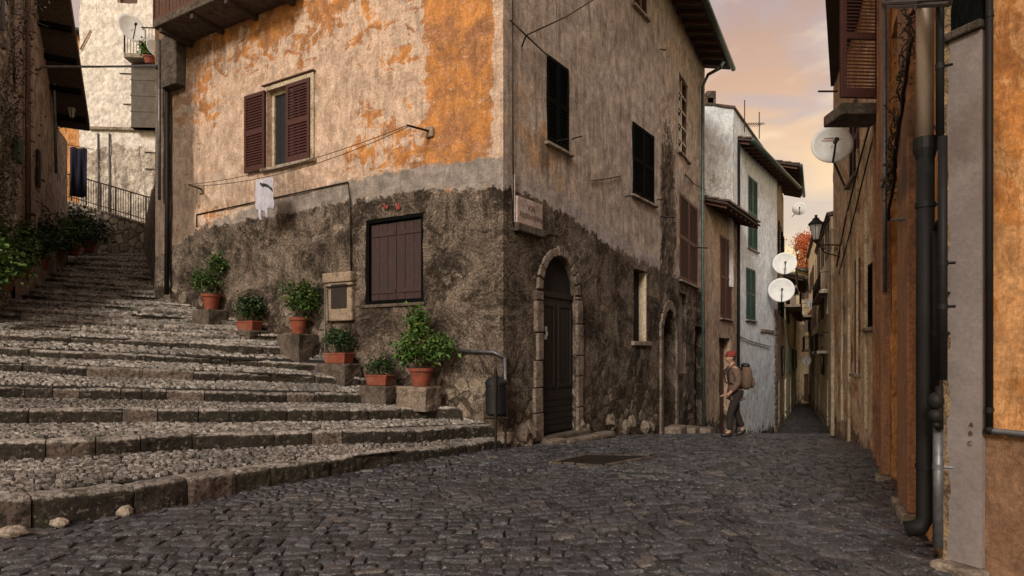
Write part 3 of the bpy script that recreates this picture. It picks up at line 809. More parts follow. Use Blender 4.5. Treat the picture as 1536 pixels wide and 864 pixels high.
shutter(LF, w1[1]+.01, w1[1]+.01+wsh, w1[2]-.02, w1[3], .045, 'maroon', win)
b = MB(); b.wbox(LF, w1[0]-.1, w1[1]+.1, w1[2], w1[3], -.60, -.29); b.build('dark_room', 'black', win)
# opening 2: boarded maroon doors
b = frame_mb(LF, w2, -.12, .07, .10); win = b.build('shuttered_window', 'black_wood', house, .006)
n = 5; fs0, fs1 = w2[0]+.07, w2[1]-.07
for hlf in (0, 1):
    b = MB(); a0 = lerp(fs0, fs1, hlf*.5)+.004; a1 = lerp(fs0, fs1, hlf*.5+.5)-.004
    for k in range(3):
        q0 = lerp(a0, a1, k/3)+.004; q1 = lerp(a0, a1, (k+1)/3)-.004; jd = random.uniform(0, .008)
        b.wbox(LF, q0, q1, w2[2]+.08, w2[3]-.09, -.115, -.085+jd)
    b.wbox(LF, a0+.02, a1-.02, w2[3]-.33, w2[3]-.25, -.086, -.066); b.wbox(LF, a0+.02, a1-.02, w2[2]+.2, w2[2]+.28, -.086, -.066)
    b.build('shutter', 'maroon_old', win, .004)
b = MB(); b.wbox(LF, w2[0]-.05, w2[1]+.05, w2[2]-.06, w2[2]-.003, -.1, .05); b.build('sill', 'stone_dark', win, .01)
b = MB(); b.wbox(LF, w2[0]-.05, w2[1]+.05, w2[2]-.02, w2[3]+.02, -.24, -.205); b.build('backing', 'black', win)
# red daubs above it
b = MB()
for (x, y) in ((580, 311), (598, 309)):
    for k in range(5):
        q = LF.sz(x+random.uniform(-3, 3), y+random.uniform(-4, 5)); r_ = .03
        b.wbox(LF, q[0]-random.uniform(.01,.03), q[0]+random.uniform(.01,.03), q[1]-.04, q[1]+.03, .012, .030)
b.build('paint_marks', 'paint_red', house, .01)
# side windows
def simple_window(W, o, mat, parent, label=None, open_=.0, grille=False, dep=.22, solid=False, name='window'):
    b = frame_mb(W, o, -.10, .05, .05)
    win = b.build(name, mat, parent)
    m = (o[0]+o[1])/2
    if grille:
        b = MB(); b.wbox(W, o[0]+.04, o[1]-.04, o[2]+.04, o[3]-.04, -.13, -.12); b.build('pane', 'glass', win)
        b = MB()
        for k in range(1, 5): b.wbox(W, o[0], o[1], lerp(o[2], o[3], k/5)-.025, lerp(o[2], o[3], k/5)+.025, -.09, -.05)
        b.wbox(W, m-.03, m+.03, o[2], o[3], -.092, -.052)
        b.build('glazing_bars', 'cream', win)
    else:
        shutter(W, o[0]+.01, m-.003, o[2]+.01, o[3]-.01, -.03, mat, win, solid=solid)
        shutter(W, m+.003, o[1]-.01, o[2]+.01, o[3]-.01, -.03, mat, win, solid=solid)
    b = MB(); b.wbox(W, o[0]-.08, o[1]+.08, o[2]-.06, o[2]-.003, -.1, .09); b.build('sill', 'stone_trim', win, .01)
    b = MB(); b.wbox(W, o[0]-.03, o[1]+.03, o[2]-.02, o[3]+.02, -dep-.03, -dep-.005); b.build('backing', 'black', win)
    return win
simple_window(RF, v1, 'black_wood', house); simple_window(RF, v2, 'black_wood', house); simple_window(RF, v3, 'brown_wood', house)
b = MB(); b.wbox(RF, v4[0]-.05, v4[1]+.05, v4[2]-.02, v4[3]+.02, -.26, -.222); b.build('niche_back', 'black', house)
b = MB(); b.wbox(RF, v4[0]-.1, v4[1]+.1, v4[2]-.10, v4[2]-.003, -.3, .07); b.build('niche_sill', 'stone_trim', house, .01)
b = MB(); b.wbox(RF, v4[1]-.03, v4[1]-.002, v4[2]+.01, v4[3]-.01, -.21, -.02); b.build('niche_reveal', 'cream', house, .004)
# arched door
ds0, ds1, dz1 = dr[0], dr[1], dr[3]; dz0 = .02
hw = (ds1-ds0)/2; hh = hw*1.15; zs_ = dz1-hh; dm = (ds0+ds1)/2
b = MB()   # surround of stone blocks
nb = 7
z = dz0-.1
for side in (0, 1):
    z = -.05
    while z < zs_-.05:
        h_ = min(random.uniform(.38, .62), zs_-z); w_ = random.uniform(.17, .27)
        if side == 0: b.wbox(RF, ds0-w_, ds0-.004, z, z+h_-.012, -.05, .05+random.uniform(0,.02))
        else: b.wbox(RF, ds1+.004, ds1+w_, z, z+h_-.012, -.05, .05+random.uniform(0,.02))
        z += h_
n = 11
for k in range(n):
    a0 = math.pi*k/n+.02; a1 = math.pi*(k+1)/n-.02; ro = 1.25+random.uniform(-.03,.05)
    pts = []
    for d_ in (-.05, .055):
        for (a, rr) in ((a0, 1.008), (a1, 1.008), (a1, ro), (a0, ro)):
            pts.append(RF.p(dm+hw*rr*math.cos(a), zs_+hh*rr*math.sin(a)+.004, d_))
    b.box8(pts)
b.build('door_surround', 'stone_worn', house, .022)
b = MB()
n = 6
for k in range(n):
    q0 = lerp(ds0, ds1, k/n)+.004; q1 = lerp(ds0, ds1, (k+1)/n)-.004
    b.wbox(RF, q0, q1, dz0+.02, zs_-.08, -.10, -.065)
b.wbox(RF, ds0, ds1, zs_-.08, zs_+.02, -.10, -.04)
for k in range(6): b.wbox(RF, ds0+.05, ds1-.05, dz0+.05+k*.115, dz0+.15+k*.115, -.065, -.050)
for hlf in (0, 1):
    a0 = lerp(ds0, ds1, hlf*.5)+.05; a1 = lerp(ds0, ds1, hlf*.5+.5)-.05
    for (z_0, z_1) in ((dz0+.85, zs_-.18),):
        b.wbox(RF, a0, a0+.06, z_0, z_1, -.065, -.047); b.wbox(RF, a1-.06, a1, z_0, z_1, -.065, -.047)
        b.wbox(RF, a0+.06, a1-.06, z_1-.07, z_1, -.065, -.047); b.wbox(RF, a0+.06, a1-.06, z_0, z_0+.07, -.065, -.047)
door = b.build('door', 'door_wood', house, .004)
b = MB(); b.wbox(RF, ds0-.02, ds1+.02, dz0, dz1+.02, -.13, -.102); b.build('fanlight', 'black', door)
b = MB(); b.tube([RF.p(dm+.06, 1.05, -.06), RF.p(dm+.06, 1.05, -.01)], .02); b.build('handle', 'iron', door)
b = MB()
for k, (u_, z_) in enumerate(((.16, 1.95), (.20, 1.86), (.14, 1.80))):
    s_ = ds0+.55*(ds1-ds0)*u_+.08; b.wbox(RF, s_, s_+.07, z_-.035, z_+.05, -.047, -.042)
b.build('paper_notice', 'dish', door)
b = MB(); b.wbox(RF, ds0-.12, ds1+.35, -.14, .015, -.3, .16); b.build('doorstep', 'stone_dark', house, .02)
b = MB(); b.wbox(RF, ds0-.25, ds0+.25, -.1, -.02+.02, .165, .38); b.wbox(RF, ds0+.26, ds1+.9, -.16, -.055, .165, .42)
b.build_each('lower_doorstep', 'stone_worn', house, .03)
# boulders at base
b = MB()
for k in range(26):
    t_ = random.uniform(.0, 1.); x_ = random.choice([random.uniform(0, .9), random.uniform(2.4, 6.0)])
    zb = ground_z(0, RF.p(x_, 0).y)+random.uniform(0, .35); r_ = random.uniform(.07, .17)
    bb = MB(); bb.ell((0,0,0), 1, 1, 1, 9, 6)
    c = RF.p(x_, zb, random.uniform(-.02, .04))
    b.add([c+Vector(v)*(1+.4*mn.noise(Vector(v)*1.6+Vector((k*3.1,0,0))))*r_*1. for v in bb.v], bb.f)
b.build_each('foundation_stone', 'stone_worn', house)
# balcony
bz = 8.68; bs0, bs1 = 4.6, 8.45
b = MB(); b.wbox(LF, bs0, bs1, bz, bz+.16, .01, .80); bal = b.build('balcony', 'stone_dark', house, .02)
b = MB()
for k in range(4):
    s_ = lerp(bs0+.3, bs1-.2, k/3); b.wbox(LF, s_-.05, s_+.05, bz-.11, bz-.002, .005, .74)
b.build_each('support_beam', 'soffit', bal)
b = MB(); b.wbox(LF, bs0+.01, bs1-.01, bz+.16, bz+.22, .72, .78)
k = bs0+.03
while k < bs1-.05:
    b.wbox(LF, k, k+.11, bz+.18, bz+1.15, .735, .765+random.uniform(-.004, .004)); k += .125
k = .06
while k < .70:
    b.wbox(LF, bs1-.045, bs1-.015, bz+.18, bz+1.15, k, k+.11); k += .125
b.wbox(LF, bs0, bs1, bz+1.152, bz+1.21, .71, .80)
b.build('railing', 'brown_wood', bal)
# grey box high on the left end, conduits, pipes
s_, z_ = LF.sz(263, 136); b = MB(); b.wbox(LF, LF.s_at(279), LF.s_at(256), z_, z_+1.15, 0, .24); b.build('flue_box', 'stone_dark', house, .02)
def wall_tube(W, pts, r, mat, parent, name='cable', seg=6, sag=0):
    q = [W.q(x, y, d) for x, y, d in pts]
    b = MB(); b.tube(q, r, seg); return b.build(name, mat, parent, smooth=True)
wall_tube(LF, [(251, -40, .10), (251, 300, .10), (250, 442, .10)], .055, 'pipe_dark', house, 'drainpipe', 10)
wall_tube(LF, [(239, 60, .12), (239, 300, .12)], .035, 'pipe_grey', house, 'drainpipe', 8)
wall_tube(LF, [(295, 341, .03), (295, 322, .03), (410, 297, .03), (522, 273, .03), (525, 300, .03), (527, 430, .03)], .014, 'iron', house, 'conduit')
wall_tube(LF, [(690, 526, .06), (740, 528, .06), (757, 536, .04)], .03, 'pipe_grey', house, 'water_pipe', 8)
wall_tube(RF, [(757, 536, .05), (759, 600, .05), (759, 668, .05)], .028, 'pipe_grey', house, 'water_pipe', 8)
wall_tube(RF, [(769, -30, .03), (769, 100, .03), (770, 340, .03)], .012, 'iron', house)
wall_tube(RF, [(789, 53, .25), (850, 25, .22), (905, -10, .2)], .012, 'iron', house)
wall_tube(RF, [(765, 30, .02), (789, 53, .28), (822, 84, .03)], .016, 'iron', house, 'wire_bracket')
wall_tube(RF, [(789, 53, .22), (783, 70, .04)], .014, 'iron', house, 'wire_bracket')
wall_tube(RF, [(886, 271, .03), (910, 268, .04), (932, 264, .03)], .014, 'jamb_dark', house, 'wall_tie')
for (x, y) in ((835, 212), (858, 208), (938, 295), (985, 300)):
    q = RF.sz(x, y); b = MB(); b.tube([RF.p(q[0], q[1], 0), RF.p(q[0], q[1], .22)], .014, 6); b.build('shutter_hook', 'iron', house)
wall_tube(RF, [(806, 360, .02), (822, 350, .02), (838, 352, .02)], .01, 'jamb_dark', house)
# roof of main house (slab with tiled edge)
def eave(W, s0, s1, z, over, parent, gutter=True, rise=.35, depth=3.0, name='roof', th=.07, pitch=.3, tiles=True):
    b = MB()
    b.box8([W.p(s0, z, over), W.p(s1, z, over), W.p(s1, z+pitch*(over+depth), -depth), W.p(s0, z+pitch*(over+depth), -depth),
            W.p(s0, z+th, over), W.p(s1, z+th, over), W.p(s1, z+th+pitch*(over+depth), -depth), W.p(s0, z+th+pitch*(over+depth), -depth)])
    r = b.build(name, 'soffit', parent)
    if tiles:
        b = MB(); t = s0+.1
        while t < s1-.05:
            for k in range(10):
                a, c = over+.05-(k*.35), over+.05-((k+1)*.35+.05)
                if c < -depth: break
                za = z+th+.02+pitch*(over-a)+.03; zc = z+th+.02+pitch*(over-c)
                vs = []
                for (dd, zz, rr) in ((a, za, .095), (c, zc, .075)):
                    for m in range(7):
                        an = math.pi*m/6; vs.append(W.p(t+rr*math.cos(an), zz+rr*math.sin(an)*.8, dd))
                b.add(vs, [(m, m+1, 7+m+1, 7+m) for m in range(6)]+[(0,1,2,3,4,5,6)])
            t += .21
        b.build('roof_tiles', 'tile', r)
    b = MB(); t = s0+.15
    while t < s1:
        b.box8([W.p(t-.04, z-.10, over-.06), W.p(t+.04, z-.10, over-.06), W.p(t+.04, z-.10+pitch*(over-.0), -.0), W.p(t-.04, z-.10+pitch*(over), -.0),
                W.p(t-.04, z-.003, over-.06), W.p(t+.04, z-.003, over-.06), W.p(t+.04, z-.003+pitch*over, -.0), W.p(t-.04, z-.003+pitch*over, -.0)])
        t += .55
    b.build_each('rafter', 'brown_wood', r)
    if gutter:
        b = MB(); b.tube([W.p(s0, z+.02, over+.09), W.p(s1, z+.0, over+.09)], .075, 10); b.build('gutter', 'pipe_green', r, smooth=True)
    return r
eave(LF, 0, LF.L, 10.75, .70, house); eave(RF, -.2, RF.L, 10.75, .75, house)

# ------------------------------------------------------------------ rough house next to it
h2 = thing('rough_stone_house', (RFE[0], RFE[1], -.4), 'narrow brown house with rough pitted render and arched doorway, joined to the corner house', 'house')
def zone_RG(t, z):
    x, y = RG.pix(t, z)
    r = max(sstep(-20, 20, y-interp([(990,395),(1060,440)], x))*.8, .95*blob(x, y, 1002, 330, 14, 170))
    o = .2+.8*sstep(80, 0, y)*sstep(1000, 1040, x); return (r, .0, o, .25+.35*sstep(420, 640, y))
g1 = rect_px(RG, 1018, 118, 1032, 235); g2 = rect_px(RG, 1019, 300, 1046, 425)
g3 = rect_px(RG, 993, 465, 1013, 650); g3 = (g3[0], g3[1], -.45, g3[3]); g4 = rect_px(RG, 1042, 490, 1056, 640)
g5 = rect_px(RG, 1018, 440, 1030, 560)
wall_mesh('front_wall', RG, 0, RG.L, -2.2, 10.95, 'facade_side', h2, [g1+(.2,), g2+(.2,), g3+(.3, True), g4+(.3,), g5+(.12,)], .14, .05, 1.5, zone_RG, 21, (.1, .05), fine=1.)
shell(h2, [RFE, (1.2, 21.), (3., 24.), R2E], -2, 10.9, 'facade_mid', skip=(3,))
simple_window(RG, g1, 'brown_wood', h2, grille=True); simple_window(RG, g2, 'brown_wood', h2)
b = MB(); b.wbox(RG, g3[0]-.02, g3[1]+.02, -.5, g3[3]+.02, -.33, -.30); b.build('blocked_doorway', 'box_plaster', h2)
b = MB(); b.wbox(RG, g3[0], lerp(g3[0], g3[1], .35), -.45, g3[3]-.1, -.295, -.22); b.build('door', 'door_wood', h2)
b = MB(); b.wbox(RG, g4[0]-.02, g4[1]+.02, g4[2]-.3, g4[3]+.02, -.33, -.25); b.build('door', 'door_wood', h2)
b = MB(); b.wbox(RG, g5[0]-.02, g5[1]+.02, g5[2]-.02, g5[3]+.02, -.16, -.125); b.build('blind_window', 'stone_trim', h2)
b = MB()
for s_ in (g3[0]-.22, g3[1]+.01):
    b.wbox(RG, s_, s_+.2, -.9, g3[3]-.35, -.03, .05)
hwv = (g3[1]-g3[0])/2; 
for k in range(9):
    a0 = math.pi*k/9+.02; a1 = math.pi*(k+1)/9-.02; pts = []
    for d_ in (-.03, .05):
        for (a, rr) in ((a0, 1.01), (a1, 1.01), (a1, 1.35), (a0, 1.35)):
            pts.append(RG.p((g3[0]+g3[1])/2+hwv*rr*math.cos(a), g3[3]-hwv*1.15+hwv*1.15*rr*math.sin(a), d_))
    b.box8(pts)
b.build('door_surround', 'stone_worn', h2, .025)
eave(RG, -.1, RG.L+.15, 10.75, .78, h2)
wall_tube(RG, [(1085, 94, .85), (1080, 102, .8), (1062, 112, .15), (1054, 130, .10), (1054, 400, .10), (1056, 650, .10)], .05, 'pipe_green', h2, 'downpipe', 10)
for (x, y, x2) in ((985, 325, 1020), (985, 74, 1006), (1040, 371, 1070)):
    wall_tube(RG, [(max(x, 991), y, .02), (x2-8, y+1, .35)], .02, 'iron', h2, 'iron_bracket')
wall_tube(RG, [(1028, 262, .05), (1040, 275, .05), (1058, 285, .1)], .018, 'iron', h2)
b = MB(); wq = [(1000, 655, .3, .45), (1022, 655, .22, .4), (1046, 657, .3, .4)]
for (x, y, w_, l_) in wq:
    t_ = RG.s_at(x); zb = ground_z(0, RG.p(t_, 0).y); b.wbox(RG, t_-l_/2*1.6, t_+l_/2*1.6, zb-.2, zb+.22, .02, .45)
b.build_each('stone_block', 'stone_worn', h2, .05)

# ------------------------------------------------------------------ lower pale house
h3 = thing('low_plaster_house', (R2E[0], R2E[1], -1.2), 'lower pale plaster house with brown shutters under a small lean-to tiled roof', 'house')
k1 = rect_px(H3, 1080, 357, 1097, 478); k2 = rect_px(H3, 1079, 507, 1096, 645); k2 = (k2[0], k2[1], -1.45, k2[3])
ztop3 = H3.sz(1070, 318)[1]
wall_mesh('front_wall', H3, 0, H3.L, -2.6, ztop3+.1, 'facade_mid', h3, [k1+(.18,), k2+(.25,)], .16, .03, 1.2, lambda t, z: (sstep(0.2, -1, z)*.6, 0, .1, .2), 31, (.1, .1))
simple_window(H3, k1, 'brown_wood', h3)
b = MB(); b.wbox(H3, k2[0]-.02, k2[1]+.02, k2[2], k2[3], -.30, -.25); b.build('door', 'brown_wood', h3)
eave(H3, -.1, H3.L*1.08, ztop3-.05, .75, h3, gutter=False, pitch=.35, depth=2.)
EW = Wall((R2E[0]-.6, R2E[1]+.3), (8.05, 22.0))   # side wall of the upper storey seen from the square
upz = EYE+(HY-163)/F*21.9
b = MB()
up = thing('white_terrace_house', (H3E[0], H3E[1], -1.5), 'bluish white house with green shutters and flat upper storey, behind the lean-to roof', 'house')
UW = Wall(line_pt((0, 21.6), (1, 0.0), 1057), line_pt((0, 21.9), (1, 0.), 1100))
US = Wall(line_pt((0, 21.9), (1, 0.), 1100), line_pt((0, 28.2), (1, 0), 1159))
wall_mesh('end_wall', UW, -.3, UW.L, 4., upz+.05, 'blue_plaster', up, (), .2, .04, 1.5, lambda t, z: (.0, .0, .9*sstep(9.6, 6, z)+.6*mn.noise(Vector((t*2, z*2, 3))), .3*sstep(9.5, 7, z)), 41, None)
wall_mesh('upper_wall', US, 0, US.L, 7., upz, 'blue_plaster', up, (), .25, .01, 1., lambda t, z: (0, 0, -1, 0), 42, (.1,.1))
b = MB(); b.wbox(UW, -.3, UW.L+.05, upz, upz+.09, -.3, .06); b.wbox(US, -.05, US.L, upz, upz+.09, -.3, .06); b.build('coping', 'tile', up, .01)
shell(up, [(UW.a.x-.3, 22.), (UW.a.x-1, 29), (US.p(US.L,0).x, US.p(US.L,0).y), (US.a.x, US.a.y)], 4, upz-.02, 'facade_mid', skip=(2,3))
bl1 = rect_px(BL, 1122, 268, 1136, 375); bl2 = rect_px(BL, 1119, 403, 1133, 480); 
bzt = EYE+(HY-222)/F*22.9
bld = (BL.s_at(1118), BL.s_at(1131), -1.75, BL.sz(1124, 560)[1])
wall_mesh('front_wall', BL, 0, BL.L, -3.2, bzt+.1, 'blue_plaster', up, [bl1+(.12,), bl2+(.12,)], .18, .02, 1.2,
          lambda t, z: (.75*sstep(-.6, -2.2, z), .3*sstep(2, .2, z), -.5+.7*sstep(3, -1, z), .25*sstep(2.5, -1, z)), 43, (.1, .1))
for o_ in (bl1, bl2):
    w_ = simple_window(BL, o_, 'green_wood', up)
r_ = eave(BL, -.3, BL.L+1.6, bzt, .55, up, gutter=True, depth=1.2)
wall_tube(BL, [(1108, 214, .12), (1108, 400, .10), (1107, 640, .10)], .06, 'pipe_dark', up, 'drainpipe', 8)
b = MB(); b.wbox(BL, BL.L-.5, BL.L+.02, -3, 3.6, .0, .05); b.build('brick_quoin', 'rubble', up, .02)
b = MB(); b.wbox(BL, BL.s_at(1140), BL.s_at(1160), 2.5, 2.62, .0, .05); b.build('string_course', 'stone_trim', up)
wall_tube(BL, [(1104, 502, .05), (1125, 512, .05), (1155, 520, .05)], .02, 'iron', up)
b = MB()
for (x, y0, y1) in ((1117, 150, 190), (1139, 168, 200)):
    q0 = P(x, y0, 23.); q1 = P(x, y1+8, 23.); b.tube([q0, q1], .02, 5)
q = P(1132, 186, 23.)
for k in range(-3, 4): b.tube([q+Vector((k*.09, -.15, 0)), q+Vector((k*.09, .25, 0))], .012, 4)
b.tube([q+Vector((-.35, 0, 0)), q+Vector((.4, 0, 0))], .014, 4)
b.build('aerial', 'iron', up)
b = MB()
for (x, w_, h_) in ((1063, .45, .75), (1068, .35, 1.0)):
    q = P(x, 162, 22.6); b.box((q.x, q.y+.3, upz+h_/2), w_, .5, h_)
b.build('chimney', 'rubble_dark', up, .03)

# ------------------------------------------------------------------ far left dark houses
def far_house(a, b_, z0, z1, mat, label, nwin, wmat, seed, over=.5, name='alley_house', side=True, win_h=1.5, floors=(0.2, 3.2, 6.0), door=True, zone=None, balconies=()):
    W = Wall(a, b_); L = W.L
    t = thing(name, (a[0], a[1], z0), label, 'house', 'houses lining the far alley')
    rr = random.Random(seed); ops = []
    for fz in floors:
        if fz+win_h+.3 > z1: continue
        for k in range(nwin):
            c = L*(k+.5)/nwin+rr.uniform(-.2, .2); w_ = rr.uniform(.42, .5)
            if fz < .5 and k % 2 == 0 and door: ops.append((c-.5, c+.5, z0+.15, z0+2.5, .2))
            else: ops.append((c-w_, c+w_, fz+.3, fz+.3+win_h, .2))
    wall_mesh('front_wall', W, 0, L, z0-1, z1, mat, t, ops, .3, .03, 1., zone or (lambda t_, z_: (.5*sstep(z0+1.6, z0+.4, z_), 0, .4+.4*mn.noise(Vector((t_*.5, z_*.5, seed))), .35)), seed, (.1, .1))
    q = W.p(0, 0, -3.5); q2 = W.p(L, 0, -3.5)
    shell(t, [a, b_, (q2.x, q2.y), (q.x, q.y)], z0-1, z1-.02, mat if not mat.startswith('fac') else 'facade_mid', skip=(0,))
    for o_ in ops:
        if o_[2] < z0+.3:
            b = MB(); b.wbox(W, o_[0]-.02, o_[1]+.02, o_[2]-.3, o_[3]+.02, -.24, -.16); b.build('door', 'brown_wood', t)
        else:
            b = frame_mb(W, o_, -.02, .06, .05); w_ = b.build('window', 'cream', t)
            b = MB(); b.wbox(W, o_[0], o_[1], o_[2], o_[3], -.16, -.10); b.build('pane', 'glass', w_)
            hw_ = (o_[1]-o_[0])/2
            if rr.random() < .75:
                for (a0, a1) in ((o_[0]-hw_, o_[0]-.02), (o_[1]+.02, o_[1]+hw_)): 
                    b = MB(); b.wbox(W, a0, a1, o_[2]-.02, o_[3], .02, .06)
                    for k in range(12): b.wbox(W, a0+.05, a1-.05, lerp(o_[2], o_[3], (k+.3)/12.5), lerp(o_[2], o_[3], (k+.7)/12.5), .06, .075)
                    b.build('shutter', wmat, w_)
    for (s0, s1, zb, dp) in balconies:
        b = MB(); b.wbox(W, s0, s1, zb, zb+.14, 0, dp); bb = b.build('balcony', 'stone_trim', t, .01)
        b = MB(); b.tube([W.p(s0, zb+1., dp-.05), W.p(s1, zb+1., dp-.05)], .025, 5)
        k = s0
        while k <= s1: b.tube([W.p(k, zb+.12, dp-.05), W.p(k, zb+1., dp-.05)], .012, 4); k += .16
        for s_ in (s0, s1): b.tube([W.p(s_, zb+1., 0), W.p(s_, zb+1., dp-.05)], .02, 5)
        b.build('railing', 'iron', bb)
    eave(W, -.1 if over else .1, L+(.1 if over else -.1), z1, over, t, gutter=over > .3, depth=1.5, pitch=.3)
    return t, W
def on(A, B, f): return (lerp(A[0], B[0], f), lerp(A[1], B[1], f))
p1, p2, p3 = on(BLE, FLE, .22), on(BLE, FLE, .5), on(BLE, FLE, .78)
far_house(BLE, p1, -2.1, 10.0, 'facade_mid', 'dark stained alley house just past the bluish white house, carrying the two grey dishes', 2, 'black_wood', 5, .9, balconies=((.6, 3.8, 4.6, .8),))
far_house(p1, p2, -2.2, 5.6, 'cream_far', 'low pale alley house beyond the dark stained one, with a projecting eave', 2, 'green_wood', 6, 1., balconies=((1., 5., 4.2, .8),))
far_house(p2, FLE, -2.4, 4.4, 'cream_far', 'pale yellow house at the far end of the alley on its left side', 4, 'green_wood', 7, .5)
far_house(FLE, (26.5, 51.5), -2.5, 8.6, 'cream_far', 'cream house closing the end of the alley', 1, 'brown_wood', 8, .4)
far_house((14.6, 27.5), on((14.6,27.5), (24.7,50), .45), -2.1, 7.9, 'cream_far', 'warm cream house with balconies on the right of the alley, nearest the lamp', 3, 'maroon', 9, .12, balconies=((1.2, 4.6, 1.6, .5), (5.6, 9.4, 1.6, .5), (1.2, 9., 4.5, .4)))
far_house(on((14.6,27.5), (24.7,50), .45), (24.7, 50), -2.3, 9.6, 'cream_far', 'taller ochre house with balconies on the right at the alley bend', 4, 'brown_wood', 10, .12, balconies=((2., 6., 1.8, .7), (7.5, 12., 4.4, .7)))
far_house((9.3, 16.), (14.55, 27.4), -2.0, 4.2, 'facade_mid', 'plain brown house on the right hidden behind the lamp wall', 4, 'maroon', 12, 0.)

# ------------------------------------------------------------------ right side buildings
hr = thing('street_side_house', (4.52, 7.17, 0), 'weathered brown house on the right with open maroon shutter, arch and pale end corner', 'house')
def zone_R(W):
    def f(t, z):
        v = mn.noise(Vector((t*1.1, z*.35, 7.)))
        return (.55*sstep(1.0, -.2, z)+.30*max(0, v), 0, .45+.9*v, .25+.5*mn.noise(Vector((t*2.2, z*.3, 17.))))
    return f
ar = (RB.s_at(1361), RB.s_at(1344))
wb0 = rect_px(RC, 1283, 388, 1290, 560)
e1 = rect_px(RB, 1322, -60, 1332, 150)
HRB = 7.25
opsB = [(.25, .80, -.1, RB.sz(1340, 200)[1], .30, True), (RB.L-.9, RB.L-.25, 4.9, 6.4, .2)]
wall_mesh('front_wall', RB, 0, RB.L, -.5, HRB, 'facade_right', hr, opsB, .10, .03, 1.6, zone_R(RB), 51, (.05, .05))
b = MB(); b.wbox(RB, .22, .83, -.1, opsB[0][3], -.33, -.29); b.build('door', 'jamb_dark', hr)
b = MB(); b.wbox(RB, opsB[1][0]-.03, opsB[1][1]+.03, 4.88, 6.42, -.24, -.205); b.build('backing', 'black', hr)
opsC = [(wb0[0], wb0[1], wb0[2], wb0[3], .15), (RC.s_at(1318), RC.s_at(1303), 1.9, 2.9, .2), (1.4, 2.2, 4.6, 6.0, .2)]
wall_mesh('end_wall', RC, 0, RC.L, -1., HRB, 'facade_right', hr, opsC, .12, .035, 1.6, zone_R(RC), 52, (.05, .05))
simple_window(RC, opsC[0][:4], 'brown_wood', hr, dep=.15)
simple_window(RC, opsC[1][:4], 'black_wood', hr, dep=.2); simple_window(RC, opsC[2][:4], 'maroon', hr, dep=.2)
shell(hr, [(4.52,7.17), (5.45,9), (6.96,13), (11, 13.4), (11, 7.17)], -1, HRB-.02, 'facade_mid', skip=(0, 1))
b = MB(); b.wbox(RC, RC.L-.22, RC.L+.02, -.8, 4.2, .0, .07); b.build('corner_pilaster', 'cream', hr, .015)
# pilaster strips and mouldings on the wall
b = MB()
for (s0, s1, z1_, dd) in ((.02, .17, 6.6, .10), (.88, 1.02, 6.2, .07), (1.25, 1.31, 5.2, .04), (1.62, 1.72, 4.9, .06)):
    b.wbox(RB, s0, s1, -.1, z1_, .0, dd)
b.build_each('door_jamb', 'jamb', hr, .01)
b = MB()
for (s0, s1, z0_, z1_, dd) in ((.55, .62, .3, 3.9, .05), (2.1, 2.2, -.3, 4.4, .05), (2.9, 3.0, .2, 4.0, .05), (1.3, 1.36, 1., 5., .04)):
    b.wbox(RC, s0, s1, z0_, z1_, .0, dd)
b.build_each('wall_moulding', 'cream', hr, .01)
# big open maroon shutter
q = RB.p(RB.L-.9, 0); sh_s = RB.s_at(1322)
shw = thing('dummy', (0,0,0)); bpy.data.objects.remove(shw)
b = MB(); 
sh = MB(); z0_, z1_ = EYE+(HY-146)/F*8.0, EYE+(HY-146)/F*8.0+2.1
xa, xb = (1261-CX)/F*8.0, (1321-CX)/F*8.05
def sbox(b, x0, x1, z0, z1, y0, y1):
    b.box8([(x, y+ (x-xa)*.06, z) for z in (z0, z1) for x, y in ((x0,y0),(x1,y0),(x1,y1),(x0,y1))])
fw = .075
sbox(sh, xa, xa+fw, z0_, z1_, 7.98, 8.03); sbox(sh, xb-fw, xb, z0_, z1_, 7.98, 8.03)
for zz, hh_ in ((z0_, .13), (z0_+.78, .09), (z1_-.1, .1)): sbox(sh, xa+fw, xb-fw, zz, zz+hh_, 7.982, 8.028)
z = z0_+.14
while z < z1_-.12:
    if not (z0_+.74 < z < z0_+.87):
        sh.box8([(x, y+(x-xa)*.06, zz) for zz, yo in ((z, 0), (z+.012, 0)) for x, y in ((xa+fw, 7.985), (xb-fw, 7.985), (xb-fw, 8.02), (xa+fw, 8.02))])
        sh.v[-8:] = [ (v[0], v[1], v[2]+(.03 if v[1]-(v[0]-xa)*.06 > 8.0 else 0)) for v in sh.v[-8:]]
    z += .047
sh.build('shutter', 'maroon', hr, .003)
b = MB(); b.box(((xa+xb)/2+.1, 8.3, z0_-.12), xb-xa+.1, .5, .16); b.build('window_ledge', 'stone_dark', hr, .02)
# roof wedge
b = MB(); ya, yb = 8.3, 12.9
def ex(px, D): return (px-CX)/F*D
b.box8([(ex(1232,ya), ya, HRB), (ex(1300,ya)+.5, ya, HRB+.1), (ex(1262,yb)+.3, yb, HRB+.1), (ex(1246,yb), yb, HRB),
        (ex(1232,ya), ya, HRB+.12), (ex(1300,ya)+.5, ya, HRB+.5), (ex(1262,yb)+.3, yb, HRB+.5), (ex(1246,yb), yb, HRB+.12)])
b.build('roof', 'soffit', hr, .01)
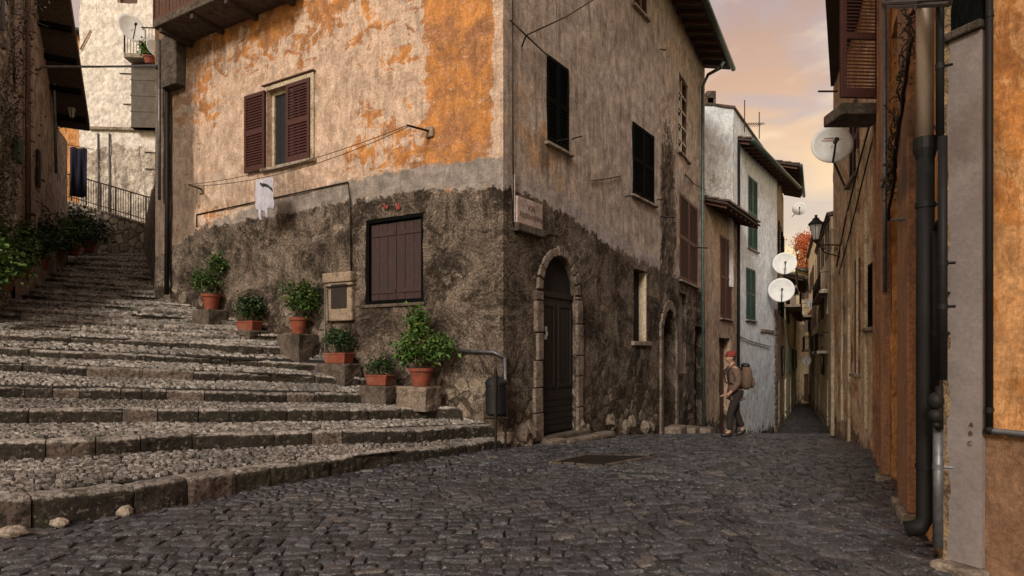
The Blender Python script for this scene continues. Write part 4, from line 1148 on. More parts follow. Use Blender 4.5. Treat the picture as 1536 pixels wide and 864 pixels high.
# brackets, thin pipes, cables
def freetube(pts, r, mat, parent, name='cable', seg=6):
    b = MB(); b.tube([P(*p) for p in pts], r, seg); return b.build(name, mat, parent, smooth=True)
freetube([(1228, 137, 9.4), (1256, 137, 10)], .015, 'iron', hr, 'iron_bracket')
wall_tube(RB, [(1327, -20, .07), (1327, 300, .07), (1327, 438, .07)], .022, 'pipe_grey', hr, 'thin_pipe', 8)
def cable_on(W, pts, r, parent, d=.05, mat='iron', wob=.0):
    q = []
    for (x0, y0), (x1, y1) in zip(pts, pts[1:]):
        for k in range(6):
            f = k/6; a = W.q(lerp(x0, x1, f), lerp(y0, y1, f), d)
            q.append(a+Vector((random.uniform(-1,1), random.uniform(-1,1), random.uniform(-1,1)))*wob)
    q.append(W.q(pts[-1][0], pts[-1][1], d)); b = MB(); b.tube(q, r, 6); return b.build('cable', mat, parent, smooth=True)
cable_on(RC, [(1312, 160), (1290, 240), (1268, 330), (1255, 400)], .014, hr)
cable_on(RC, [(1314, 190), (1296, 262), (1276, 345), (1258, 412)], .012, hr)
cable_on(RB, [(1366, 60), (1355, 150), (1345, 240), (1333, 330)], .016, hr, .08, wob=.012)
cable_on(RB, [(1362, 80), (1350, 170), (1341, 250), (1322, 280)], .016, hr, .10, wob=.018)
b = MB(); b.tube([RB.q(1335, 329, .02), RB.q(1356, 329, .3)], .012, 6); b.build('iron_bracket', 'iron', hr)
# dry creeper
def creeper(name, W, pts, mat_l, label, n=240, spread=.14, size=.05, seed=1, stems=5, cat='climbing plant'):
    rr = random.Random(seed)
    root = thing(name, W.q(pts[0][0], pts[0][1], .05), label, cat)
    b = MB()
    for s_ in range(stems):
        q = []
        for (x0, y0), (x1, y1) in zip(pts, pts[1:]):
            for k in range(7):
                f = k/7; a = W.q(lerp(x0, x1, f), lerp(y0, y1, f), .07)
                q.append(a+Vector((rr.gauss(0, spread*.4), rr.gauss(0, spread*.3), rr.gauss(0, spread*.4))))
        b.tube(q, .008, 4)
    b.build('stems', 'twig', root)
    b = MB()
    for k in range(n):
        i = rr.randrange(len(pts)-1); f = rr.random()
        a = W.q(lerp(pts[i][0], pts[i+1][0], f), lerp(pts[i][1], pts[i+1][1], f), .08)
        a += Vector((rr.gauss(0, spread*.5), rr.gauss(0, spread*.4), rr.gauss(0, spread)))
        leaf(b, a, size*rr.uniform(.6, 1.3), rr)
    b.build('foliage', mat_l, root)
    return root
def leaf(b, c, s, rr, up=.4):
    d = Vector((rr.gauss(0,1), rr.gauss(0,1), rr.gauss(0,1)+up)).normalized()
    e = d.orthogonal().normalized(); g = d.cross(e); a = rr.uniform(0, 6.28)
    l = (e*math.cos(a)+g*math.sin(a)); w = d.cross(l)
    t = (rr.random(), rr.random(), 0, 1)
    b.add([c, c+l*s*.45+w*s*.28+d*s*.05, c+l*s+d*(-s*.12), c+l*s*.45-w*s*.28+d*s*.05], [(0,1,2,3)], t)
creeper('dry_creeper', RB, [(1366, -10), (1362, 70), (1352, 150), (1343, 240), (1333, 290)], 'leaf_dry', 'dry creeper tangled with cables on the brown wall by the tan downpipe', 320, .12, .035, 4)

# near right house: segment RA with orange jambs, plus angled orange wall R0
hn = thing('orange_house', (3.02, 4.16, 0), 'nearest house at right with bright orange plaster, grey painted corner strip and black pipes', 'house')
HN = 11.2
def zone_RA(t, z):
    v = mn.noise(Vector((t*1.5, z*.4, 3.))); return (.4*sstep(.8, 0, z), 0, .5+v, .35+.4*v)
opsA = [(RA.s_at(1361)*1.0, RA.L-.12, -.05, 5.2, .25)]
opsA = [(min(opsA[0][0], opsA[0][1]), max(opsA[0][0], opsA[0][1]), -.05, 5.2, .25)]
wall_mesh('street_wall', RA, 0, RA.L, -.4, HN, 'orange_wall', hn, opsA, .10, .02, 1.5, zone_RA, 61, (.04, .04))
b = MB(); b.wbox(RA, opsA[0][0]-.02, opsA[0][1]+.02, -.05, 5.2, -.28, -.24); b.build('door', 'jamb_dark', hn)
b = MB(); a0, a1 = RA.s_at(1379), RA.s_at(1362)
b.wbox(RA, min(a0,a1), max(a0,a1), .07, 6.5, .0, .09); b.wbox(RA, RA.L-.10, RA.L, .05, 6.6, .0, .10)
b.build_each('door_jamb', 'jamb', hn, .012)
b = MB(); b.wbox(RA, min(a0,a1)-.04, max(a0,a1)+.04, -.05, .068, .0, .14); b.wbox(RA, RA.L-.2, RA.L+.05, -.05, .048, .0, .16); b.build_each('jamb_base', 'stone_trim', hn, .015)
pw = R0.s_at(1479)
def zone_R0(t, z):
    x, y = R0.pix(t, z)
    return (.1, .95*sstep(1.02, .90, z), .62+.5*mn.noise(Vector((t*1.2, z*.8, 2))), .12+.25*sstep(3.4, 1., z))
wall_mesh('corner_wall', R0, 0, R0.L, -.4, HN, 'orange_wall', hn, (), .09, .012, 1.6, zone_R0, 62, (.04, .2), fine=.8)
shell(hn, [(3.02,4.16), (4.52,7.17), (12, 7.1), (12, -.4), (5.2, -.4)], -.4, HN-.02, 'facade_mid', skip=(0, 4))
# grey pilaster with arch spring
zc = R0.sz(1455, 42)[1]
def pil(b, s0, s1, z0, z1, d): b.wbox(R0, s0, s1, z0, z1, .0, d)
b = MB(); n = 30
for k in range(n):   # slightly uneven lime coat
    pass
ps0 = R0.s_at(1427); 
wallp = wall_mesh('pilaster', R0, ps0, pw, .06, zc, 'grey_plaster', hn, (), .05, .006, 3., None, 63, None)
wallp.location = wallp.location+Vector((R0.n.x*.05, R0.n.y*.05, 0))
b = MB(); b.wbox(R0, ps0+.004, pw-.004, .06, zc-.01, .0, .042); b.build('pilaster_core', 'grey_plaster', hn)
b = MB()
for k in range(12):   # arch band rising out of the pilaster head
    f0, f1 = k/12*1.2, (k+1)/12*1.2; rr_ = 1.1
    sA, zA = rr_*(1-math.cos(f0)), rr_*math.sin(f0); sB, zB = rr_*(1-math.cos(f1)), rr_*math.sin(f1)
    b.box8([R0.p(ps0+sA, zc+zA, -.02), R0.p(ps0+sB, zc+zB, -.02), R0.p(ps0+sB, zc+zB, .05), R0.p(ps0+sA, zc+zA, .05),
            R0.p(ps0+sA-.05, zc+zA, -.02), R0.p(ps0+sB-.05, zc+zB, -.02), R0.p(ps0+sB-.05, zc+zB, .05), R0.p(ps0+sA-.05, zc+zA, .05)])
b.build('arch_band', 'rust_edge', hn)
b = MB(); b.wbox(R0, ps0-.01, pw-.002, zc+.012, zc+2.5, .0, .03); b.build('arch_dark_panel', 'black_wood', hn)  # flat black panel: shade of the arch recess put into its colour
b = MB(); b.wbox(R0, ps0-.02, pw+.01, zc-.06, zc, -.01, .085); b.build('pilaster_cap', 'stone_dark', hn, .012)
b = MB(); b.wbox(R0, ps0-.06, pw+.03, -.05, .055, .0, .16); b.build('pilaster_base', 'stone_trim', hn, .02)
# flaking corner edge
b = MB(); z = 0.; 
vs = []; n = 120
for k in range(n+1):
    z = 7.*k/n
    w1_ = .035+.02*mn.noise(Vector((z*5, 1, 1))); w2_ = .03+.02*mn.noise(Vector((z*6, 5, 1)))
    vs += [RA.p(.14, z, .002), RA.p(.06+w1_*.4, z, .02+w1_*.6), R0.p(.0, z, .045+w2_*.3), R0.p(ps0+.01+w2_*.4, z, .048)]
b.add(vs, [(k*4+m, k*4+m+1, k*4+m+5, k*4+m+4) for k in range(n) for m in range(3)])
b.build('flaking_edge', 'rust_edge', hn)
# pipes
def vpipe(W, px, y0, y1, d, r, mat, parent, name, rings=(), elbow=None):
    t = W.s_at(px, d); z_0 = W.sz(px, y1, d)[1]; z_1 = W.sz(px, y0, d)[1]
    pts = [W.p(t, z_1, d), W.p(t, (z_0+z_1)/2, d), W.p(t, z_0, d)]
    if elbow: pts = pts[:-1]+[W.p(t, z_0+.10, d), W.p(t, z_0+.03, d+.03), W.p(t, z_0, d+.12)]
    b = MB(); b.tube(pts, r, 14); p_ = b.build(name, mat, parent, smooth=True)
    for y in rings:
        zz = W.sz(px, y, d)[1]; b = MB(); b.tube([W.p(t, zz-.018, d), W.p(t, zz+.018, d)], r*1.12, 14); b.tube([W.p(t, zz, d), W.p(t, zz, 0)], .01, 5)
        b.build('clamp', mat, p_)
    return p_, t
p_, tt = vpipe(RA, 1387, -200, 212, .12, .054, 'pipe_tan', hn, 'downpipe', (8,))
p_, tt = vpipe(RA, 1388, 214, 797, .12, .056, 'pipe_dark', hn, 'downpipe', (308, 700), elbow=1)
zz = RA.sz(1387, 220, .12)[1]
b = MB(); b.tube([RA.p(tt, zz-.10, .12), RA.p(tt, zz-.03, .12), RA.p(tt, zz+.05, .12)], [.056, .074, .074], 14); b.build('collar', 'pipe_dark', p_)
vpipe(RA, 1410, -200, 210, .07, .024, 'pipe_dark', hn, 'gas_pipe', (100,))
vpipe(RA, 1404, 340, 590, .08, .022, 'pipe_dark', hn, 'gas_pipe', (440, 500))
vpipe(RA, 1414, 205, 570, .07, .027, 'pipe_dark', hn, 'gas_pipe', (395, 460))
vpipe(RA, 1407, 640, 820, .08, .03, 'pipe_grey', hn, 'gas_pipe', (700,))
t0_ = RA.s_at(1409, .08); zm = RA.sz(1409, 615, .08)[1]
b = MB(); b.ell(tuple(RA.p(t0_, zm+.06, .1)), .05, .05, .06); b.ell(tuple(RA.p(t0_, zm-.04, .1)), .045, .045, .05); b.tube([RA.p(t0_, zm-.13, .08), RA.p(t0_, zm+.16, .08)], .024, 10); b.tube([RA.p(t0_-.05, zm-.1, .1), RA.p(t0_+.07, zm-.1, .1)], .02, 8)
b.build('gas_regulator', 'pipe_dark', hn, smooth=True)
b = MB(); b.tube([RA.q(1404, 345, .08), RA.q(1406, 335, .08), RA.q(1412, 332, .07)], .022, 8); b.tube([RA.q(1404, 590, .08), RA.q(1408, 600, .08)], .024, 8); b.build_each('pipe_elbow', 'pipe_dark', hn, smooth=True)
cable_on(RA, [(1392, 130), (1396, 180), (1412, 210)], .006, hn, .06)
b = MB(); b.tube([RA.q(1424, 0, .05), RA.q(1380, 2, .16), RB.q(1335, 4, .2), RC.q(1322, 5, .2)], .018, 6); b.tube([RA.q(1424, 6, .07), RA.q(1380, 8, .16), RB.q(1335, 10, .2)], .018, 6)
b.build('cable_bundle', 'iron', hn)
q, _t = vpipe(R0, 1484, -200, 645, .045, .021, 'pipe_dark', hn, 'conduit_pipe', (22, 615))
zz = R0.sz(1484, 645, .045)[1]
b = MB(); b.tube([R0.p(_t, zz+.01, .045), R0.p(_t+.02, zz-.005, .045), R0.p(_t+1.2, zz-.01, .045)], .02, 12); b.build('conduit_pipe', 'pipe_grey', hn, smooth=True)
b = MB(); b.ell(tuple(R0.p(_t, zz, .045)), .03, .03, .03); b.build('conduit_elbow', 'pipe_dark', hn, smooth=True)
# dark letters on pilaster
def text_mesh(body, size, W, s, z, d, mat, parent, name='lettering', flip=False, ext=.002):
    cu = bpy.data.curves.new('t', 'FONT'); cu.body = body; cu.size = size; cu.extrude = ext; cu.align_x = 'CENTER'
    to = bpy.data.objects.new('t', cu); COL.objects.link(to); bpy.context.view_layer.update()
    dg = bpy.context.evaluated_depsgraph_get(); me = bpy.data.meshes.new_from_object(to.evaluated_get(dg))
    b = MB()
    for v in me.vertices:
        b.v.append(tuple(W.p(s+(v.co.x if not flip else -v.co.x), z+v.co.y, d+v.co.z)))
    b.f = [tuple(p.vertices) for p in me.polygons]
    bpy.data.objects.remove(to); bpy.data.curves.remove(cu)
    return b.build(name, mat, parent)
for ch, y in (('A', 640), ('B', 653), ('C', 668)):
    s_, z_ = R0.sz(1457, y, .06); text_mesh(ch, .042, R0, s_+random.uniform(-.008,.008), z_, .060, 'ink', hn, 'painted_letter')

# ------------------------------------------------------------------ left side: old house, tower, orange house
L0, L1_ = (-8.2, 6.8), (-15.0, 20.6)
LW = Wall((-11.5, 13.5), (-15.0, 20.6)); LV = Wall((-10.4, 11.3), (-11.5, 13.5))
hl = thing('old_left_house', (-11.5, 13.5, 2.), 'tall shadowed house left of the stairs with stained plaster and steep overhanging roof edge', 'house')
iv = wall_mesh('overgrown_wall', LV, 0, LV.L+1.05, 0, 9.6, 'ivy_wall', hl, (), .2, .09, 1.5, None, 71, None)
s43 = LW.s_at(44)
lo1 = rect_px(LW, 53, 225, 57, 280)
wall_mesh('end_wall', LW, 5.45, 6.7, 1., 8.45, 'facade_side', hl, (), .2, .04, 1.2, lambda t, z: (.35, 0, .2, .4), 72, None)
wall_mesh('front_wall', LW, 1.06, 5.45, 1., 11.6, 'facade_side', hl, (), .2, .04, 1.2, lambda t, z: (.35, 0, .2, .35+.3*mn.noise(Vector((t, z*.3, 4)))), 72, None)
q_ = LW.p(6.7, 0); shell(hl, [(-10.4,11.3), (-11.5,13.5), (q_.x,q_.y), (-21, 18), (-17, 11.3)], 0, 8.44, 'facade_mid', skip=(0, 1))
b = MB()   # raking roof verge
A1, A2 = 2.5, 5.47
zA, zB = 11.76, 8.5
b.box8([LW.p(A1-3, zA+2.2, .8), LW.p(A2, zB, .8), LW.p(A2, zB, -1.), LW.p(A1-3, zA+2.2, -1.),
        LW.p(A1-3, zA+2.45, .8), LW.p(A2, zB+.25, .8), LW.p(A2, zB+.25, -1.), LW.p(A1-3, zA+2.45, -1.)])
rf = b.build('roof', 'soffit', hl)
b = MB()
for k in range(9):
    f = (k+.5)/9; s_ = lerp(A1-3, A2, f); z_ = lerp(zA+2.2, zB, f)
    b.wbox(LW, s_-.06, s_+.06, z_-.16, z_-.03, -.1, .74)
b.build_each('rafter', 'black_wood', rf)
wall_tube(LW, [(42, -30, .1), (42, 200, .1), (42, 330, .1)], .06, 'jamb_dark', hl, 'downpipe', 8)
wall_tube(LW, [(81, 75, .1), (82, 150, .1), (84, 260, .1)], .04, 'pipe_grey', hl, 'downpipe', 8)
b = MB(); b.tube([LV.q(4, -20, .15), LV.q(4, 45, .15)], .04, 8); b.build('vent_pipe', 'pipe_grey', hl)
b = MB(); a_, z_ = LV.sz(20, 215); b.wbox(LV, LV.s_at(18), LV.s_at(26), LV.sz(20, 240)[1], LV.sz(20, 205)[1], .03, .12); b.build('green_shutter', 'green_wood', hl, .01)
b = MB(); b.wbox(LW, lo1[0], lo1[1], lo1[2], lo1[3], .02, .06); b.build('slit_window', 'black', hl)
creeper('wall_creeper', LV, [(-10, 330), (4, 240), (12, 150), (22, 60), (28, -20)], 'leaf_dry', 'dry brown creeper with sparse leaves over the overgrown wall at far left', 800, .55, .10, 9, 7)
# tower
tw = thing('pale_tower_house', (-18, 27, 5.), 'tall sunlit pale stone house at the top of the stairs', 'house')
TW = Wall((ex(119, 27.), 27.), (ex(262, 27.), 27.3)); TS = Wall((ex(111,30.), 30.), (ex(119,27.), 27.))
tw1 = (TW.s_at(176), TW.s_at(206), TW.sz(190, 5)[1], 19.)
twa = (TW.s_at(150), TW.s_at(165), 4., TW.sz(158, 200)[1])
wall_mesh('front_wall', TW, 0, TW.L, 4., 20, 'pale_stone', tw, [tw1+(.3,)], .16, .05, 2., lambda t, z: (.9*sstep(11.2, 10.4, z+.4*mn.noise(Vector((t, 0, 0))))+.2, 0, 0.+.4*mn.noise(Vector((t*.6, z*.6, 2))), .05+.15*sstep(9, 6, z)), 81, None, fine=.8)
shell(tw, [(TW.a.x, 27.), (TW.a.x-.1, 34), (-12, 34), (TW.p(TW.L,0).x, 27.3)], 4, 19.98, 'pale_stone_s' if False else 'stone_trim', skip=(3,))
b = MB(); b.wbox(TW, tw1[0]-.02, tw1[1]+.02, tw1[2], tw1[3], -.33, -.25); b.build('window', 'brown_wood', tw)
b = MB(); z_ = TW.sz(160, 196)[1]; b.wbox(TW, TW.s_at(135), TW.s_at(240), z_, z_+.14, .0, .14); b.build('string_course', 'stone_trim', tw, .02)
for (x0, x1) in ((147, 147), (164, 164)):
    wall_tube(TW, [(x0, 200, .06), (x0, 350, .06)], .035, 'pipe_grey', tw, 'pipe', 6)
wall_tube(TW, [(134, 128, .04), (118, 74, .04)] if False else [(120, 74, .05), (136, 45, .05)], .03, 'jamb', tw, 'iron_tie', 5)
for (x, y) in ((190, 111), (196, 157), (228, 229), (228, 254)):
    b = MB(); q = TW.sz(x, y); b.tube([TW.p(q[0]-.3, q[1], .05), TW.p(q[0]+.3, q[1], .05)], .02, 5); b.build('iron_tie', 'iron', tw)
# balcony on the tower side
zf = TW.sz(220, 101)[1]
b = MB(); b.wbox(TW, TW.s_at(202), TW.s_at(262), zf, zf+.2, .0, .9); bb = b.build('balcony', 'stone_trim', tw, .02)
b = MB(); zt = zf+1.35; s_a, s_b = TW.s_at(203), TW.s_at(262)
b.tube([TW.p(s_a, zt, .85), TW.p(s_b, zt, .85)], .03, 6); b.tube([TW.p(s_a, zf+.1, .85), TW.p(s_a, zt, .85)], .035, 6)
k = s_a+.12
while k < s_b: b.tube([TW.p(k, zf+.1, .85), TW.p(k, zt, .85)], .012, 4); k += .13
b.build('railing', 'iron', bb)
b = MB(); zl = TW.sz(220, 197)[1]
b.wbox(TW, TW.s_at(205), TW.s_at(262), zl, zf-.08, .02, .45)
for k in range(4): b.wbox(TW, TW.s_at(204), TW.s_at(262), lerp(zl, zf-.1, k/4), lerp(zl, zf-.1, k/4)+.05, .02, .47)
b.build('grey_panel', 'concrete', bb, .01)
# terrace, retaining wall, railing
b = MB(); b.box((-15.5, 25.5, 3.), 14, 7., 5.6); o = b.build('terrace', 'stone_dark'); tag(o, kind='structure')
RWt = Wall((ex(80, 22.3), 22.3), (ex(245, 21.6), 21.6))
zt0, zt1 = RWt.sz(100, 303)[1], RWt.sz(216, 338)[1]
rw = thing('retaining_wall', (RWt.a.x, RWt.a.y, 5), 'rubble stone retaining wall at the top of the stairs below the iron railing', 'wall')
b = MB(); n = 30; vs = []; 
def ztop(f): 
    x = RWt.pix(f*RWt.L, 6)[0]; return interp([(100, zt0), (216, zt1), (240, zt1-.1)], x)
for k in range(n+1):
    f = k/n
    for z_, d_ in ((4, .0), (lerp(4, ztop(f), .35), .03), (lerp(4, ztop(f), .7), -.01), (ztop(f), .0), (ztop(f), -.35)):
        vs.append(RWt.p(f*RWt.L, z_, d_+.04*mn.noise(Vector((f*20, z_*3, 0)))))
b.add(vs, [(k*5+m, (k+1)*5+m, (k+1)*5+m+1, k*5+m+1) for k in range(n) for m in range(4)]); b.build('masonry', 'rubble', rw)
b = MB()
for k in range(n):
    f0, f1 = k/n+.004, (k+1)/n-.004
    b.box8([RWt.p(f*RWt.L, ztop(f)+dz, d) for dz in (.002, .09) for f, d in ((f0, .06), (f1, .06), (f1, -.36), (f0, -.36))])
b.build('coping', 'stone_trim', rw, .02)
rl = thing('iron_railing', tuple(RWt.p(0, zt0)), 'black iron railing with thin bars along the sloping wall top under the pale house', 'railing')
b = MB(); n = 44; top = []; mid = []
bb = MB()
for k in range(n+1):
    f = k/n; s_ = f*RWt.L; base = RWt.p(s_, ztop(f)+.09, -.15); tp_ = base+Vector((0,0,.98)); top.append(tp_); mid.append(base+Vector((0,0,.14)))
    bb.tube([base, tp_], .028 if k % 6 == 0 else .011, 5)
bb.build('bars', 'iron', rl); b.tube(top, .026, 6); b.tube(mid, .018, 5); b.build('handrail', 'iron', rl)
# orange house far behind
oh = thing('distant_orange_house', (ex(85,34), 34, 5), 'small orange house with a tiled roof glimpsed behind the steep roof edge at left', 'house')
OW = Wall((ex(40,34.), 34.), (ex(125, 34.), 34.)); z_r = OW.sz(100, 52)[1]
wall_mesh('front_wall', OW, 0, OW.L, 4, z_r, 'orange_wall', oh, (), .5, .02, 1, lambda t, z: (0, 0, .5, .1), 91, None)
b = MB(); b.wbox(OW, -.1, OW.L, z_r-3.2, z_r-3.0, 0, .9); b.build('balcony', 'tile', oh)
eave(OW, -.1, OW.L+.1, z_r, .4, oh)
shell(oh, [(OW.a.x, 34.), (OW.p(OW.L,0).x, 34.), (OW.p(OW.L,0).x, 40), (OW.a.x, 40)], 4, z_r-.02, 'stone_trim', skip=(0,))
# blue cloth hanging near it
def cloth(name, c, w, h, rz, mat, label, cat, seed=0, fold=.05, nx=18, nz=14, shape=None):
    b = MB(); vs = []; ca, sa = math.cos(rz), math.sin(rz)
    for j in range(nz+1):
        for i in range(nx+1):
            u, v = i/nx, j/nz; k = shape(u, v) if shape else 1
            x = (u-.5)*w*k; y = fold*(math.sin(u*14+v*2+seed)+.5*math.sin(u*27+seed))*(.3+v*.7); z = -v*h-.02*math.sin(u*11+seed)
            vs.append((c[0]+x*ca-y*sa, c[1]+x*sa+y*ca, c[2]+z))
    b.add(vs, [(j*(nx+1)+i, j*(nx+1)+i+1, (j+1)*(nx+1)+i+1, (j+1)*(nx+1)+i) for j in range(nz) for i in range(nx)])
    o = b.build(name, mat, smooth=True, origin=c); m = o.modifiers.new('s', 'SOLIDIFY'); m.thickness = .008
    return tag(o, label, cat)
q = P(118, 222, 20.8); cloth('hanging_cloth', tuple(q), .5, 1.7, .4, 'blue_cloth', 'dark blue cloth hanging beside the end of the old left house', 'laundry', 2, .06)
freetube([(96, 216, 20.6), (140, 224, 20.9)], .012, 'iron', hl, 'washing_line')
# long rod crossing the stair gap
b = MB(); b.tube([LW.q(60, 100, .0), Vector(P(150, 100, 17.5)), LF.q(236, 99, .1)], .03, 8); o = b.build('crossing_rod', 'pipe_grey', origin=tuple(P(150,100,17.5)))
tag(o, 'thin grey metal rod spanning above the stairs between the left house and corner house', 'rod')
# buttress between LF end and stairs
bt = thing('buttress_wall', (LFE[0], LFE[1], 2), 'dark sloping stone buttress wall past the corner house along the upper stairs', 'wall')
b = MB(); n = 14; vs = []
e0 = Vector((LFE[0]+.15, LFE[1]+.1, 0)); e1 = Vector((ex(222, 21.4), 21.4, 0)); pr = Vector((-.94, -.34, 0))
for k in range(n+1):
    f = k/n; c = e0.lerp(e1, f)
    for (z_, d_) in ((2., .25), (lerp(2.8, 5.2, f)+.9, .12), (lerp(6.4, 7.4, f), -.10), (lerp(6.7, 7.5, f), -.5), (2., -.6)):
        nn = .06*mn.noise(Vector((f*9, z_*2, 3))); vs.append(c+pr*(d_+nn)+Vector((0,0,z_)))
b.add(vs, [(k*5+m, (k+1)*5+m, (k+1)*5+m+1, k*5+m+1) for k in range(n) for m in range(4)]+[(4,3,2,1,0), tuple(n*5+m for m in range(5))]); b.build('masonry', 'rubble_dark', bt, smooth=False)
# neighbour house above it
nb_ = thing('stair_top_house', (LFE[0], LFE[1]+.3, 3), 'narrow brown house end between the corner house and the stair-top view, in shade', 'house')
NW = Wall((LFE[0]-.05, LFE[1]+.12), (ex(233, 20.5), 20.5))
wall_mesh('side_wall', NW, 0, NW.L, 2, 11.5, 'facade_mid', nb_, (), .25, .03, 1., lambda t, z: (.2, 0, .5, .4), 95, None)
shell(nb_, [(NW.a.x, NW.a.y), (NW.p(NW.L,0).x, 20.5), (-6, 23), (-5, 17)], 2, 11.4, 'facade_mid', skip=(0,))

# ------------------------------------------------------------------ street objects
# satellite dishes
def dish(px, py, D, rpx, yaw, tilt, label, mat='dish', wall_to=None, squash=1.):
    c = P(px, py, D); r = rpx/F*D
    root = thing('satellite_dish', tuple(c), label, 'satellite dish', 'satellite dishes on the houses')
    nrm = Vector((math.sin(yaw)*math.cos(tilt), -math.cos(yaw)*math.cos(tilt), math.sin(tilt)))
    e = Vector((0,0,1)).cross(nrm).normalized(); g = nrm.cross(e)
    b = MB(); nr, ns = 6, 28; vs = []
    for j in range(nr+1):
        rr = r*j/nr
        for k in range(ns):
            a = 2*math.pi*k/ns; vs.append(c+(e*math.cos(a)+g*math.sin(a)*squash)*rr+nrm*(.22*rr*rr/r)-nrm*.2*r)
    b.add(vs, [(j*ns+k, j*ns+(k+1)%ns, (j+1)*ns+(k+1)%ns, (j+1)*ns+k) for j in range(nr) for k in range(ns)])
    o = b.build('reflector', mat, root, smooth=True); m = o.modifiers.new('s', 'SOLIDIFY'); m.thickness = .012
    b = MB(); f = c+nrm*r*.75-g*r*.15; b.tube([c-g*r*.98, c-g*r*.6+nrm*r*.4, f], r*.03+.006, 6); b.build('feed_arm', 'iron', root)
    b = MB(); b.tube([f-nrm*.05, f+nrm*.05], r*.08+.01, 8); b.build('receiver', 'iron', root)
    b = MB(); bk = c-nrm*.25*r; w_ = Vector(wall_to) if wall_to else bk+Vector((.2, .35, -.1))
    b.tube([bk, bk-nrm*.12, w_], .02, 6); b.build('bracket', 'iron', root)
    return root, c, nrm, e, g, r
rt, c, nrm, e, g, r = dish(1248, 217, 9.2, 29, -.25, .12, 'large white satellite dish with a red mark below the maroon shutter at right', wall_to=tuple(RC.p(RC.s_at(1268), 4.7)))
b = MB()
def dq(u, v, d=.02): return c+e*u*r+g*v*r+nrm*(-.16*r+d)
for (u0, u1, v0, v1) in ((-.45,.45,.38,.42), (-.45,-.41,.30,.38), (.41,.45,.30,.38), (-.45,.45,.27,.30)):
    b.add([dq(-u1, v0), dq(-u0, v0), dq(-u0, v1), dq(-u1, v1)], [(0,1,2,3)])
b.build('red_mark', 'paint_red', rt)
w5 = FL.p(1.2, 4)
dish(1177, 395, 26.2, 17, -.35, .15, 'grey-white satellite dish hanging above its twin on the alley wall, upper of two', wall_to=(FL.p(1.,0).x, FL.p(1.,0).y, 5.2))
dish(1172, 435, 25.8, 18.5, -.35, .15, 'grey-white satellite dish with dark stand, lower of the two stacked in the alley', wall_to=(FL.p(.6,0).x, FL.p(.6,0).y, 4.0))
dish(1199, 313, 33, 10, -.4, .15, 'faint white satellite dish against the sky on a roof edge in the alley', wall_to=tuple(P(1188, 325, 33)))
dish(1236, 440, 30, 7, -.6, .1, 'small white dish on the cream house balcony, upper of the far ones')
dish(1216, 455, 36, 6, -.6, .1, 'small white dish low on the ochre house by the balcony bracket')
dish(1210, 541, 40, 6.5, -.6, .1, 'smallest white dish near the alley floor at its far end')
dish(198, 42, 26, 19, .9, .25, 'bright white satellite dish on the sunlit pale house above the balcony', wall_to=tuple(P(206, 50, 27)), squash=1.2)
dish(232, 72, 24.5, 13, 1.1, .1, 'white satellite dish half hidden by the corner house edge beside the balcony plant', wall_to=tuple(P(240, 85, 24.4)))

# street lamps
def lantern(c, s, label, wall_pt, arm='right'):
    root = thing('street_lamp', tuple(c), label, 'street lamp', 'wall lanterns')
    c = Vector(c)
    b = MB(); b.lathe(c, [(.02*s,.62*s),(.05*s,.60*s),(.04*s,.54*s),(.10*s,.50*s),(.13*s,.44*s),(.24*s,.34*s),(.25*s,.31*s),(.20*s,.30*s)], 6); b.build('cap', 'iron', root)
    b = MB(); b.lathe(c, [(.09*s,-.16*s),(.20*s,.30*s)], 6, False); b.build('glass', 'lampglass', root)
    b = MB()
    for k in range(6):
        a = math.pi*k/3; b.tube([c+Vector((.09*s*math.cos(a), .09*s*math.sin(a), -.16*s)), c+Vector((.205*s*math.cos(a), .205*s*math.sin(a), .30*s))], .010*s, 4)
    b.lathe(c, [(.03*s,-.26*s),(.10*s,-.19*s),(.10*s,-.15*s)], 8); b.build('frame', 'iron', root)
    b = MB(); w_ = Vector(wall_pt); a0 = c+Vector((0,0,-.26*s)); d = w_-a0; up_ = Vector((0,0,1))
    b.tube([a0, a0+d*.05-up_*.06*s, a0+d*.5-up_*.02*s, w_], .022*s, 6)
    b.tube([a0+d*.1-up_*.05*s, a0+d*.35-up_*.28*s, a0+d*.7-up_*.33*s, w_-up_*.38*s], .018*s, 6)
    for (f, rr) in ((.3, .10), (.55, .13), (.8, .1)):
        cc = a0+d*f-up_*.16*s; dn = d.normalized()
        b.tube([cc+dn*rr*s*math.cos(t)*(1-t*.09)+up_*rr*s*math.sin(t)*(1-t*.09) for t in [k*.6 for k in range(13)]], .012*s, 4)
    b.build('bracket', 'iron', root)
    return root
lp = P(1224, 352, 11.6); lantern(lp, .62, 'ornate wall lantern on a scrolled bracket against the sky at the alley mouth', tuple(RC.p(RC.L-.9, lp.z-.1)))
lp = P(27, 48, 15.); lantern(lp, .9, 'greenish lantern high on the overgrown wall at the top left corner', tuple(LV.p(LV.L-.2, lp.z-.3)))
lp = P(108, 172, 18.2); lantern(lp, .65, 'small dim lantern beneath the steep roof edge of the old left house', tuple(LW.p(5.2, lp.z-.2)))

